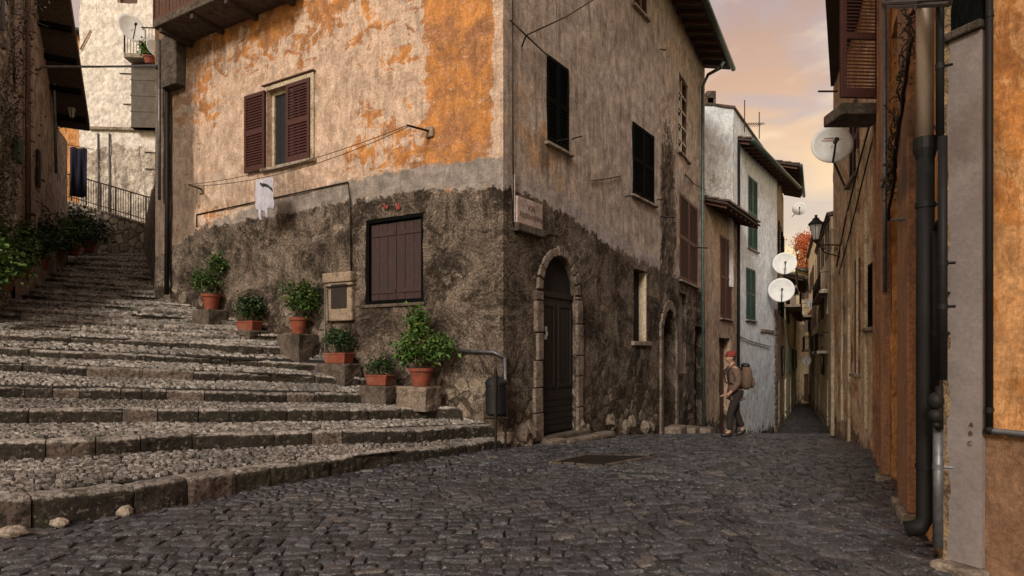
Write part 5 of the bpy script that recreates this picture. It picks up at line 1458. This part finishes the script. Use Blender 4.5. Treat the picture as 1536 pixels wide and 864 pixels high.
# street sign plaque
s0_, s1_ = RF.s_at(770), RF.s_at(808); zt_ = RF.sz(789, 301)[1]; zb_ = RF.sz(789, 340)[1]
sg = thing('street_sign', tuple(RF.p((s0_+s1_)/2, zb_)), 'worn marble street name plaque reading VIA above faded letters, beside the house corner', 'street sign')
b = MB(); b.wbox(RF, s0_, s1_, zb_, zt_, .04, .085); b.build('plaque', 'marble', sg, .008)
b = MB(); b.wbox(RF, s0_-.02, s1_+.03, zb_-.14, zb_-.005, .0, .12); b.build('ledge', 'stone_dark', sg, .02)
sm_ = (s0_+s1_)/2; hgt = zt_-zb_
text_mesh('VIA', .15, RF, sm_+.02, zb_+hgt*.56, .0865, 'ink', sg, 'lettering')
b = MB(); x_ = s0_+.07; rr = random.Random(5)
while x_ < s1_-.07:     # the second line is too worn to read: broken strokes
    w_ = rr.uniform(.012, .035); z_ = zb_+hgt*.22
    for k in range(2):
        a = rr.uniform(0, .03); b.wbox(RF, x_+k*.022, x_+k*.022+.009, z_+rr.uniform(0, .03), z_+.08+rr.uniform(0, .03), .086, .089)
    if rr.random() < .6: zz = z_+rr.uniform(.0, .1); b.wbox(RF, x_, x_+.035, zz, zz+.009, .086, .089)
    x_ += .062
b.build('worn_letters', 'ink', sg)
b = MB(); b.wbox(RF, s0_-.035, s0_-.008, zb_, zt_+.35, .0, .05); b.build('side_strip', 'marble', sg, .004)

# meter box
s0_, s1_ = LF.s_at(533), LF.s_at(492); zt_ = LF.sz(512, 412)[1]; zb_ = LF.sz(512, 474)[1]
mb_ = thing('meter_box', tuple(LF.p((s0_+s1_)/2, zb_)), 'beige rendered meter housing with a small dark wooden door beside the maroon boards', 'meter box')
b = MB(); b.wbox(LF, s0_, s1_, zb_-.1, zt_-.16, .0, .10); b.wbox(LF, s0_-.01, s1_+.02, zt_-.158, zt_+.03, .0, .14); b.build('housing', 'box_plaster', mb_, .025)
b = MB(); b.wbox(LF, LF.s_at(526), LF.s_at(503), LF.sz(514, 463)[1], LF.sz(514, 427)[1], .095, .118); b.build('door', 'door_wood', mb_, .006)
b = MB(); b.tube([LF.q(534, 427, .13), LF.q(490, 431, .13)], .016, 6); b.build('bar', 'iron', mb_)
b = MB(); b.tube([LF.q(488, 430, .16), LF.q(488, 528, .22)], .018, 6); o = b.build('thin_post', 'pipe_grey', origin=tuple(LF.q(488, 528, .2)))
tag(o, 'thin grey metal post between the potted shrub and the meter housing', 'post')

# clothes line & shirt
cl = thing('clothes_line', tuple(LF.q(280, 277, .4)), 'sagging clothes line strung between two iron wall brackets below the window', 'clothes line')
pA = LF.q(611, 188, .55); pB = LF.q(283, 277, .55)
for off in (0, .10):
    b = MB(); pts = []
    for k in range(25):
        f = k/24; q = pA.lerp(pB, f); q.z -= (.22 if off == 0 else .34)*4*f*(1-f)*.7; q.z -= off*.3; pts.append(q)
    b.tube(pts, .007, 5); b.build('line', 'twig', cl)
b = MB(); b.tube([LF.q(645, 197, .0), pA], .022, 6); b.build('bracket', 'iron', cl)
b = MB(); b.tube([LF.q(303, 284, .0), pB], .022, 6); b.build('bracket', 'iron', cl)
for (x, y) in ((645, 198), (303, 285)):
    s_, z_ = LF.sz(x, y); b = MB(); b.wbox(LF, s_-.09, s_+.09, z_-.10, z_+.09, -.01, .045); b.build('wall_patch', 'box_plaster', cl, .03)
f_ = .66
q = LF.q(397, 268, .55)
rz_ = math.atan2(LFd.y, LFd.x)
def shp(u, v): return .86+.14*math.sin(v*2.2)+.05*math.sin(v*17)
sh_ = cloth('hanging_shirt', tuple(q), .58, .62, rz_, 'cloth', 'white sports shirt with dark shoulder stripe drying on the line under the window', 'shirt', 1, .034, 44, 16, shp)
b = MB(); ca, sa = math.cos(rz_), math.sin(rz_)
def shpt(u, v, yo=0): 
    k = shp(u, v); x = (u-.5)*.58*k; y = .034*(math.sin(u*14+v*2+1)+.5*math.sin(u*27+1))*(.3+v*.7)+yo; z = -v*.62-.02*math.sin(u*11+1)
    return Vector((q.x+x*ca-y*sa, q.y+x*sa+y*ca, q.z+z))
vs = []
for k in range(13):
    u = .08+.62*k/12; v = .34-.26*k/12; vs += [shpt(u, v, .02), shpt(u, v+.07, .02)]
b.add(vs, [(2*k, 2*k+2, 2*k+3, 2*k+1) for k in range(12)]); 
vs = [(v[0]-0, v[1]-0, v[2]) for v in b.v]
st_ = b.build('stripe', 'cloth_dark', sh_, smooth=True); m = st_.modifiers.new('s', 'SOLIDIFY'); m.thickness = .03; m.offset = 0
for u in (.34, .70):
    b = MB(); c = shpt(u, 1.0); b.tube([c+Vector((0,0,.03)), c-Vector((0,0,.10)), c-Vector((-.02,0,.16)), c-Vector((-.05,0,.17))], [.03,.032,.035,.02], 8)
    b.build('hanging_tie', 'cloth', sh_, smooth=True)

# litter bin
bc = P(744, 668, 9.45); bc.z = .0
bn = thing('litter_bin', tuple(bc), 'black metal litter bin on a post between the stairs and the house corner', 'litter bin')
b = MB(); b.lathe(Vector((bc.x, bc.y, 0)), [(.135, .52), (.165, .56), (.165, .98), (.155, 1.)], 20); b.build('bucket', 'bin', bn, .006)
b = MB(); b.lathe(Vector((bc.x, bc.y, 0)), [(.175, 1.0), (.175, 1.05), (.12, 1.12), (.03, 1.14)], 20); b.build('lid', 'bin', bn)
b = MB(); b.tube([(bc.x+.0, bc.y-.20, 0), (bc.x, bc.y-.20, 1.24)], .022, 8); b.tube([(bc.x+.15, bc.y+.05, 0), (bc.x+.15, bc.y+.05, .55)], .02, 8)
b.tube([(bc.x-.18, bc.y-.18, .50), (bc.x+.18, bc.y-.18, .50)], .016, 6); b.tube([(bc.x+.18, bc.y-.18, .50), (bc.x+.16, bc.y+.05, .50)], .016, 6); b.build('stand', 'iron', bn)
b = MB(); b.tube([(bc.x, bc.y-.19, .85), (bc.x, bc.y-.19, 1.22), (bc.x, bc.y-.2, 1.3)], [.03, .028, .01], 8); b.build('post_finial', 'iron', bn)

# cover plate in the paving
b = MB(); pc = [(830, 695), (905, 699), (975, 686), (880, 684)]
pts = [P(x, y, EYE*F/(y-HY)) for x, y in pc]
cp = thing('cover_plate', tuple(sum(pts, Vector((0,0,0)))/4), 'dark metal inspection cover with pale stone rim set in the cobbles before the arched door', 'manhole cover')
vs = [Vector((p.x, p.y, ground_z(p.x, p.y)+dz)) for dz in (-.03, .022) for p in pts]; b.box8(vs); b.build('plate', 'iron', cp)
b = MB()
for k in range(4):
    a, c2 = pts[k], pts[(k+1) % 4]; d = (c2-a).normalized(); nn = Vector((-d.y, d.x, 0)); L_ = (c2-a).length; t = 0
    while t < L_:
        w_ = random.uniform(.12, .3); w_ = min(w_, L_-t+.02)
        q0 = a+d*(t+.01); q1 = a+d*(t+w_-.01); sg_ = 1 if nn.dot(a-cp.location) > 0 else -1
        pp = [q0+nn*sg_*.01, q1+nn*sg_*.01, q1+nn*sg_*.07, q0+nn*sg_*.07]
        b.box8([Vector((p.x, p.y, ground_z(p.x, p.y)+dz)) for dz in (-.03, .026+random.uniform(-.006,.006)) for p in pp]); t += w_
b.build('rim', 'stone_dark', cp, .006)

# ------------------------------------------------------------------ plants
def pot_plant(name, base, potr, poth, fol, mat, label, group, seed, n=900, lsize=.055, trough=False, stems=7, tall=None, potmat='terracotta', rzp=0):
    rr = random.Random(seed); base = Vector(base)
    root = thing(name, tuple(base), label, 'potted plant', group)
    b = MB()
    if trough:
        w, d = potr
        P8 = []
        for z, k in ((0, .86), (poth, 1.)):
            for x, y in ((-w, -d), (w, -d), (w, d), (-w, d)):
                x *= k; y *= k; P8.append((base.x+x*math.cos(rzp)-y*math.sin(rzp), base.y+x*math.sin(rzp)+y*math.cos(rzp), base.z+z))
        b.box8(P8); b.build('pot', potmat, root, .012)
        b = MB(); b.box((base.x, base.y, base.z+poth), w*2.06, d*2.12, .03, rzp); b.build('rim', potmat, root, .008)
        pr_ = w
    else:
        b.lathe(base, [(potr*.68, 0), (potr*.70, .02), (potr*.93, poth*.82), (potr*1.06, poth*.83), (potr*1.08, poth), (potr*.95, poth), (potr*.93, poth*.92)], 24); b.build('pot', potmat, root, smooth=False)
        b = MB(); b.lathe(base, [(potr*.92, poth*.90), (.001, poth*.93)], 20, False); b.build('soil', 'soil', root)
        pr_ = potr
    top = base+Vector((0,0,poth)); b = MB(); fb = MB()
    cl_ = []
    for k in range(stems*5):
        (fx, fy, fz, rx, ry, rz2) = rr.choice(fol)
        d = Vector((rr.gauss(0,1), rr.gauss(0,1), rr.gauss(0,1))).normalized()*rr.uniform(.45, 1)
        cl_.append(top+Vector((fx+d.x*rx, fy+d.y*ry, fz+d.z*rz2)))
    for k, c in enumerate(cl_):
        if k % 4 == 0:
            st = top+Vector((rr.uniform(-.4, .4)*pr_, rr.uniform(-.3, .3)*pr_*(.4 if trough else 1), -.03))
            b.tube([st, st.lerp(c, .5)+Vector((rr.uniform(-.04,.04), rr.uniform(-.04,.04), .04)), c], [.010, .007, .003], 5)
        m = n//len(cl_)
        rad = .13*fol[0][3]/.3
        for j in range(m):
            q = c+Vector((rr.gauss(0, rad*.6), rr.gauss(0, rad*.6), rr.gauss(0, rad*.55)))
            if q.z < top.z-.05: q.z = top.z+rr.uniform(0, .1)
            leaf(fb, q, lsize*rr.uniform(.6, 1.35), rr, .8)
    b.build('stems', 'stem', root); fb.build('foliage', mat, root)
    return root
GPOT = 'terracotta pots along the corner house wall'
def potpos(px, py, D): return P(px, py, D)
def block(px, py, D, w, d, h, label, mat='stone_trim', rz=None):
    h *= .75; d *= .85; q = P(px, py, D); b = MB(); a = rz_ if rz is None else rz; ca, sa = math.cos(a), math.sin(a)
    nx, nz = 12, 8; vs = []
    ring = [(-1+2*k/nx, -1) for k in range(nx)]+[(1, -1+2*k/5) for k in range(5)]+[(1-2*k/nx, 1) for k in range(nx)]+[(-1, 1-2*k/5) for k in range(5)]
    for j in range(nz+3):
        kk = min(1, j/nz); sh = 1 if j <= nz else (.94 if j == nz+1 else .0); z = -h+h*kk-.03+(.028 if j > nz else 0)
        for (x, y) in ring:
            X = x*w/2*sh; Y = y*d/2*sh; nn = 1+.10*mn.noise(Vector((X*5+px, Y*5, z*5)))+.05*mn.noise(Vector((X*14+px, Y*14, z*14)))
            X *= nn; Y *= nn*1.0; vs.append((q.x+X*ca-Y*sa, q.y+X*sa+Y*ca, q.z+z))
    R_ = len(ring); b.add(vs, [(j*R_+k, j*R_+(k+1) % R_, (j+1)*R_+(k+1) % R_, (j+1)*R_+k) for j in range(nz+2) for k in range(R_)])
    o = b.build('stone_block', 'stone_worn' if px == 628 else 'stone_dark', origin=tuple(q)); return tag(o, label, 'stone block', 'stone blocks under the flower pots')
pot_plant('potted_shrub', potpos(317, 465, 13.1), .19, .34, [(0,0,.38,.32,.26,.30),(.12,0,.75,.12,.1,.25),(-.2,0,.3,.2,.2,.18)], 'leaf', 'bushy green shrub with one taller shoot in a round pot, highest along the wall', GPOT, 1, 1300, .07)
block(317, 465, 13.1, .55, .6, .8, 'pale stone block under the highest terracotta pot near the drainpipe')
pot_plant('potted_shrub', potpos(374, 496, 12.45), (.26,.13), .18, [(0,0,.32,.30,.2,.20)], 'leaf_dark', 'low dark grassy plant in a shallow terracotta trough, second up the stairs', GPOT, 2, 1100, .07, True, rzp=rz_)
block(374, 496, 12.45, .7, .6, .7, 'dark stone block under the shallow trough with grassy plant', 'stone_dark')
pot_plant('potted_shrub', potpos(448, 501, 11.75), .17, .32, [(0,0,.40,.34,.26,.30),(.15,0,.35,.25,.2,.25)], 'leaf', 'round leafy green shrub in a terracotta pot just left of the thin post', GPOT, 3, 1500, .07)
block(448, 501, 11.75, .6, .6, .7, 'rough stone block under the round leafy shrub left of the thin post')
pot_plant('potted_shrub', potpos(508, 545, 11.2), (.28,.13), .18, [(0,0,.26,.24,.18,.18)], 'leaf_dark', 'small dark shrub in a red trough below the meter housing', GPOT, 4, 900, .06, True, rzp=rz_)
block(508, 545, 11.2, .72, .5, .5, 'dark stone block under the red trough below the meter housing', 'stone_dark')
pot_plant('potted_shrub', potpos(570, 578, 10.55), (.24,.12), .17, [(0,0,.17,.26,.16,.12)], 'leaf_dark', 'low spreading plant in a dull red trough, just left of the brightest shrub', GPOT, 5, 700, .055, True, rzp=rz_)
block(570, 578, 10.55, .62, .5, .5, 'dark stone block under the dull red trough beside the brightest shrub', 'stone_dark')
pot_plant('potted_shrub', potpos(632, 579, 10.05), .20, .30, [(0,0,.44,.28,.24,.28),(.28,-.05,.34,.22,.18,.22),(-.22,0,.30,.17,.16,.18),(-.05,0,.76,.12,.11,.2)], 'leaf_bright', 'large bright green glossy shrub in a terracotta pot, nearest the litter bin', GPOT, 6, 2300, .08)
block(628, 579, 10.1, .62, .5, .5, 'pale rubble stone block under the large bright green shrub')
GL = 'bushes in pots along the left side of the stairs'
left_bushes = [
 (-28, 470, 11.2, .34, 1.4, 'leaf', 'tall leafy bush at the far left frame edge, nearest of the left row'),
 (4, 436, 13.2, .34, 1.5, 'leaf', 'large green bush at left edge, second of the row up the stairs'),
 (30, 415, 15., .36, 1.3, 'leaf_dark', 'dark green bush in a clay pot, third of the row up the stairs'),
 (60, 402, 16.8, .36, 1.4, 'leaf_dark', 'dense bush behind the orange clay pot, fourth of the left row'),
 (84, 391, 18.3, .36, 1.3, 'leaf', 'mid green bush beneath the old left house, fifth of the left row'),
 (108, 383, 19.6, .36, 1.3, 'leaf_dark', 'dark bush before the retaining wall, second last of the left row'),
 (132, 378, 20.8, .34, 1.3, 'leaf_dark', 'last dark bush of the left row, against the stone retaining wall')]
for k, (px, py, D, pr_, h_, mt, lb) in enumerate(left_bushes):
    q = P(px, py, D)
    pot_plant('potted_bush', q, .24, .34, [(0,0,h_*.42,.55,.5,h_*.42),(.25,-.1,h_*.3,.4,.4,h_*.3),(-.3,0,h_*.6,.35,.35,h_*.3)], mt, lb, GL, 30+k, 2600 if k < 5 else 1800, .11, stems=9)
q = P(224, 96, 25.8)
pot_plant('balcony_plant', q, .22, .30, [(0,0,.3,.25,.2,.25),(-.2,0,.35,.15,.15,.25)], 'leaf_bright', 'green plant in an orange pot on the balcony of the pale tall house', 'balcony plants', 50, 400, .14)
# orange autumn tree glimpsed in alley
tr = thing('autumn_tree', tuple(P(1206, 600, 52)), 'orange-red leaved tree glimpsed over the roofs at the end of the alley', 'tree')
b = MB(); c0 = P(1206, 600, 52); c1 = P(1206, 440, 52); b.tube([c0, c0.lerp(c1, .6)+Vector((.2,0,0)), c1], [.3, .22, .12], 8)
for k in range(6):
    d = Vector((random.uniform(-1.5,1.5), random.uniform(-1,1), random.uniform(1,4))); b.tube([c1-Vector((0,0,1.5)), c1+d*.5, c1+d], [.1,.06,.03], 5)
b.build('trunk', 'stem', tr)
b = MB(); rr = random.Random(77)
for k in range(40):
    c = P(1206+rr.uniform(-7, 9), 405+rr.uniform(-48, 25), 52+rr.uniform(-1.5, 1.5))
    for j in range(60): leaf(b, c+Vector((rr.gauss(0,.35), rr.gauss(0,.35), rr.gauss(0,.35))), .22, rr)
b.build('crown', 'orange_leaf', tr)

# ------------------------------------------------------------------ person
def skin_obj(name, joints, edges, mat, parent, root_i=0, lv=2):
    me = bpy.data.meshes.new(name); off = wloc(parent)
    me.from_pydata([Vector(j[0])-off for j in joints], edges, [])
    o = bpy.data.objects.new(name, me); COL.objects.link(o); o.parent = parent
    o.modifiers.new('skin', 'SKIN')
    sv = me.skin_vertices[0].data if me.skin_vertices else None
    if sv is None:
        return o
    for i, j in enumerate(joints):
        r_ = j[1]; sv[i].radius = (r_, r_) if not isinstance(r_, tuple) else r_; sv[i].use_root = (i == root_i)
    s = o.modifiers.new('sub', 'SUBSURF'); s.levels = lv; s.render_levels = lv
    me.materials.append(M[mat]); return o
pc_ = P(1103, 654, 12.5); gz = ground_z(pc_.x, pc_.y)+.005
pe = thing('person', (pc_.x, pc_.y, gz), 'person in red cap, brown jacket and dark trousers carrying a tan rucksack, walking', 'person')
def B(x, y, z): return (pc_.x+x, pc_.y+y, gz+z)   # facing -x (left), slight turn to camera
body = [(B(0,0,.92), .10), (B(-.01,0,1.08), .115), (B(-.03,0,1.28), .125), (B(-.05,0,1.42), .09), (B(-.07,-.01,1.50), .052), (B(-.085,-.01,1.57), .06),
        (B(-.05,-.17,1.39), .062), (B(-.02,-.26,1.13), .043), (B(-.17,-.21,.93), .034), (B(-.22,-.19,.88), .03),
        (B(-.05,.17,1.39), .062), (B(.04,.23,1.13), .043), (B(-.06,.25,.90), .034), (B(-.10,.25,.84), .03),
        (B(0,-.10,.86), .085), (B(-.14,-.10,.50), .058), (B(-.16,-.10,.10), .038), (B(-.26,-.10,.045), .035),
        (B(0,.10,.86), .085), (B(.05,.10,.50), .058), (B(.20,.10,.14), .038), (B(.13,.10,.045), .035)]
bE = [(0,1),(1,2),(2,3),(3,4),(4,5),(3,6),(6,7),(7,8),(8,9),(3,10),(10,11),(11,12),(12,13),(0,14),(14,15),(15,16),(16,17),(0,18),(18,19),(19,20),(20,21)]
skin_obj('body', body, bE, 'skin', pe)
jk = [(body[0][0], .15), (body[1][0], .15), (body[2][0], .165), (B(-.05,0,1.41), .12), (body[6][0], .085), (body[7][0], .07), (B(-.16,-.21,.94), .052),
      (body[10][0], .085), (body[11][0], .07), (B(-.055,.25,.91), .052), (B(0,0,.80), .16)]
jk[10] = (B(0,0,.80), .165)
skin_obj('jacket', jk, [(0,1),(1,2),(2,3),(3,4),(4,5),(5,6),(3,7),(7,8),(8,9),(0,10)], 'jacket', pe)
tr_ = [(B(0,0,.90), .12), (body[14][0], .105), (body[15][0], .08), (B(-.16,-.10,.12), .065), (body[18][0], .105), (body[19][0], .08), (B(.19,.10,.17), .062)]
skin_obj('trousers', tr_, [(0,1),(1,2),(2,3),(0,4),(4,5),(5,6)], 'trousers', pe)
for (h, t_) in ((B(-.13,-.10,.05), B(-.30,-.10,.035)), (B(.22,.10,.10), B(.08,.10,.035))):
    b = MB(); b.tube([Vector(h)+Vector((.03,0,.0)), h, Vector(h).lerp(Vector(t_), .5), t_, Vector(t_)-Vector((.03,0,0))], [.03,.048,.05,.042,.02], 10); b.build('shoe', 'shoe', pe, smooth=True)
hc = Vector(B(-.10, -.01, 1.635))
b = MB(); b.ell((0,0,0), .095, .075, .115, 18, 14)
hv = []
for v in b.v:
    x, y, z = v
    if x < -.05: x -= .012*math.exp(-((z+.03)/.06)**2)
    if x < -.06: x -= .028*math.exp(-(y/.016)**2-((z+.005)/.025)**2)   # nose
    if x < -.05: x += .010*math.exp(-((abs(y)-.03)/.015)**2-((z-.02)/.015)**2)
    if z < -.04: x -= .012; y *= .85
    hv.append((hc.x+x, hc.y+y, hc.z+z))
b.v = hv; head = b.build('head', 'skin', pe, smooth=True)
b = MB()
for y in (-.03, .03): b.ell((hc.x-.083, hc.y+y, hc.z+.02), .010, .013, .009, 8, 6)
b.ell((hc.x-.093, hc.y, hc.z-.055), .008, .024, .006, 8, 6); b.build('eyes_and_mouth', 'shoe', head)
b = MB()
for y in (-.076, .076): b.ell((hc.x+.005, hc.y+y, hc.z), .016, .008, .028, 8, 6)
b.build('ear', 'skin', head)
b = MB(); b.ell((hc.x+.02, hc.y, hc.z+.015), .088, .082, .095, 14, 9); b.v = [(v[0], v[1], max(v[2], hc.z-.05) if v[0] > hc.x-.02 else max(v[2], hc.z+.04)) for v in b.v]; b.build('hair', 'twig', pe, smooth=True)
b = MB(); b.lathe(Vector((hc.x+.005, hc.y, hc.z)), [(.106, .030), (.108, .07), (.095, .115), (.055, .143), (.004, .15)], 20, False)
b.ell((hc.x-.125, hc.y, hc.z+.042), .06, .065, .010, 14, 6); b.build('cap', 'red', pe, smooth=True)
for (w_, ys) in ((body[9][0], -1), (body[13][0], 1)):
    w_ = Vector(w_); js = [(w_, .024), (w_+Vector((-.05, 0, -.005)), .030)]; es = [(0, 1)]
    for k, (dy, ln) in enumerate(((-.028, .060), (-.010, .072), (.010, .068), (.027, .052))):
        i0 = len(js); a = js[1][0]+Vector((-.025, dy, 0)); js += [(a, .010), (a+Vector((-ln*.5, 0, -.008)), .009), (a+Vector((-ln*.8, 0, -.03)), .008)]
        es += [(1, i0), (i0, i0+1), (i0+1, i0+2)]
    i0 = len(js); a = js[0][0]+Vector((-.02, -.03*ys*-1, .0)); js += [(a, .011), (a+Vector((-.035, .012*ys, -.015)), .009)]; es += [(0, i0), (i0, i0+1)]
    skin_obj('hand', js, es, 'skin', pe, 0, 1)
rc = Vector(B(.21, -.02, 1.22))
b = MB(); b.ell((0,0,0), 1, 1, 1, 16, 12); b.v = [(rc.x+.115*math.copysign(abs(v[0])**.7, v[0]), rc.y+.16*math.copysign(abs(v[1])**.7, v[1]), rc.z+.25*math.copysign(abs(v[2])**.75, v[2])) for v in b.v]
rk = b.build('rucksack', 'rucksack', pe, smooth=True)
b = MB(); b.ell((rc.x-.01, rc.y, rc.z+.25), .09, .12, .06, 14, 8); b.build('bedroll', 'shoe', rk, smooth=True)
b = MB(); b.ell((rc.x+.13, rc.y, rc.z-.10), .05, .11, .12, 12, 8); b.build('pocket', 'rucksack', rk, smooth=True)
b = MB()
for y in (-.09, .09):
    b.tube([rc+Vector((-.10, y, .18)), Vector(B(-.06, y, 1.50)), Vector(B(-.20, y*1.1, 1.36)), Vector(B(-.17, y*1.2, 1.12)), rc+Vector((-.12, y, -.2))], .016, 6)
b.build('strap', 'shoe', rk, smooth=True)

# ------------------------------------------------------------------ world, light, camera
S = Vector((-.33, -.81, .50)).normalized()
w = bpy.data.worlds.new('World'); scn.world = w; w.use_nodes = True; nt = w.node_tree; nt.nodes.clear()
out = nt.nodes.new('ShaderNodeOutputWorld'); bg = nt.nodes.new('ShaderNodeBackground'); sky = nt.nodes.new('ShaderNodeTexSky')
sky.sky_type = 'NISHITA'; sky.sun_disc = False; sky.sun_elevation = math.asin(S.z); sky.sun_rotation = math.atan2(S.x, S.y); sky.air_density = 1.6; sky.dust_density = 3.
nt.links.new(sky.outputs[0], bg.inputs[0]); bg.inputs[1].default_value = .09
tc = nt.nodes.new('ShaderNodeTexCoord')
def wn(t, **k):
    n = nt.nodes.new(t)
    for a, b_ in k.items(): setattr(n, a, b_)
    return n
sep = wn('ShaderNodeSeparateXYZ'); nt.links.new(tc.outputs['Generated'], sep.inputs[0])
mp = wn('ShaderNodeMapping'); mp.inputs['Scale'].default_value = (1.6, 1.6, 4.2); nt.links.new(tc.outputs['Generated'], mp.inputs[0])
nz = wn('ShaderNodeTexNoise'); nz.inputs['Scale'].default_value = 2.1; nz.inputs['Detail'].default_value = 7; nz.inputs['Distortion'].default_value = .6; nt.links.new(mp.outputs[0], nz.inputs[0])
cr = wn('ShaderNodeValToRGB'); nt.links.new(sep.outputs[2], cr.inputs[0])
el = cr.color_ramp.elements
el[0].position = .0; el[0].color = (1., .72, .28, 1); el[1].position = .62; el[1].color = (.46, .28, .20, 1)
for p_, c_ in ((.12, (.98,.72,.32,1)), (.25, (.82,.58,.34,1)), (.38, (.58,.36,.23,1)), (.50, (.40,.25,.19,1)), (1., (.50,.40,.38,1))):
    e_ = el.new(p_) if p_ < 1 else el.new(.98); e_.color = c_
cr2 = wn('ShaderNodeMapRange', interpolation_type='SMOOTHSTEP'); nt.links.new(nz.outputs[0], cr2.inputs[0]); cr2.inputs[1].default_value = .44; cr2.inputs[2].default_value = .60; cr2.inputs[3].default_value = 0; cr2.inputs[4].default_value = .62
mx = wn('ShaderNodeMix', data_type='RGBA'); nt.links.new(cr2.outputs[0], mx.inputs[0]); nt.links.new(cr.outputs[0], mx.inputs[6]); mx.inputs[7].default_value = (.40, .35, .38, 1)
nz2 = wn('ShaderNodeTexNoise'); nz2.inputs['Scale'].default_value = 3.4; nz2.inputs['Detail'].default_value = 6; nt.links.new(mp.outputs[0], nz2.inputs[0])
cr3 = wn('ShaderNodeMapRange', interpolation_type='SMOOTHSTEP'); nt.links.new(nz2.outputs[0], cr3.inputs[0]); cr3.inputs[1].default_value = .5; cr3.inputs[2].default_value = .72; cr3.inputs[3].default_value = 0; cr3.inputs[4].default_value = .6
mx2 = wn('ShaderNodeMix', data_type='RGBA'); nt.links.new(cr3.outputs[0], mx2.inputs[0]); nt.links.new(mx.outputs[2], mx2.inputs[6]); mx2.inputs[7].default_value = (1., .80, .52, 1)
bg2 = wn('ShaderNodeBackground'); nt.links.new(mx2.outputs[2], bg2.inputs[0]); bg2.inputs[1].default_value = .95
ms = wn('ShaderNodeMixShader'); ms.inputs[0].default_value = .90
nt.links.new(bg.outputs[0], ms.inputs[1]); nt.links.new(bg2.outputs[0], ms.inputs[2]); nt.links.new(ms.outputs[0], out.inputs[0])
ld = bpy.data.lights.new('sun', 'SUN'); ld.energy = 1.9; ld.angle = R(16); ld.color = (1., .90, .76)
lo = bpy.data.objects.new('sun', ld); COL.objects.link(lo); lo.location = (6, -8, 20); lo.rotation_euler = (-S).to_track_quat('-Z', 'Y').to_euler()
cd = bpy.data.cameras.new('camera'); cam = bpy.data.objects.new('camera', cd); COL.objects.link(cam)
cam.location = (0, 0, EYE); cam.rotation_euler = (R(90), 0, 0); cd.sensor_width = 36; cd.lens = F/1536*36; cd.shift_y = (HY-432)/1536; cd.clip_end = 600; cd.clip_start = .05
scn.camera = cam
scn.view_settings.view_transform = 'Standard'; scn.view_settings.look = 'None'; scn.view_settings.exposure = .5; scn.view_settings.gamma = 1
scn.render.resolution_x = 1024; scn.render.resolution_y = 576
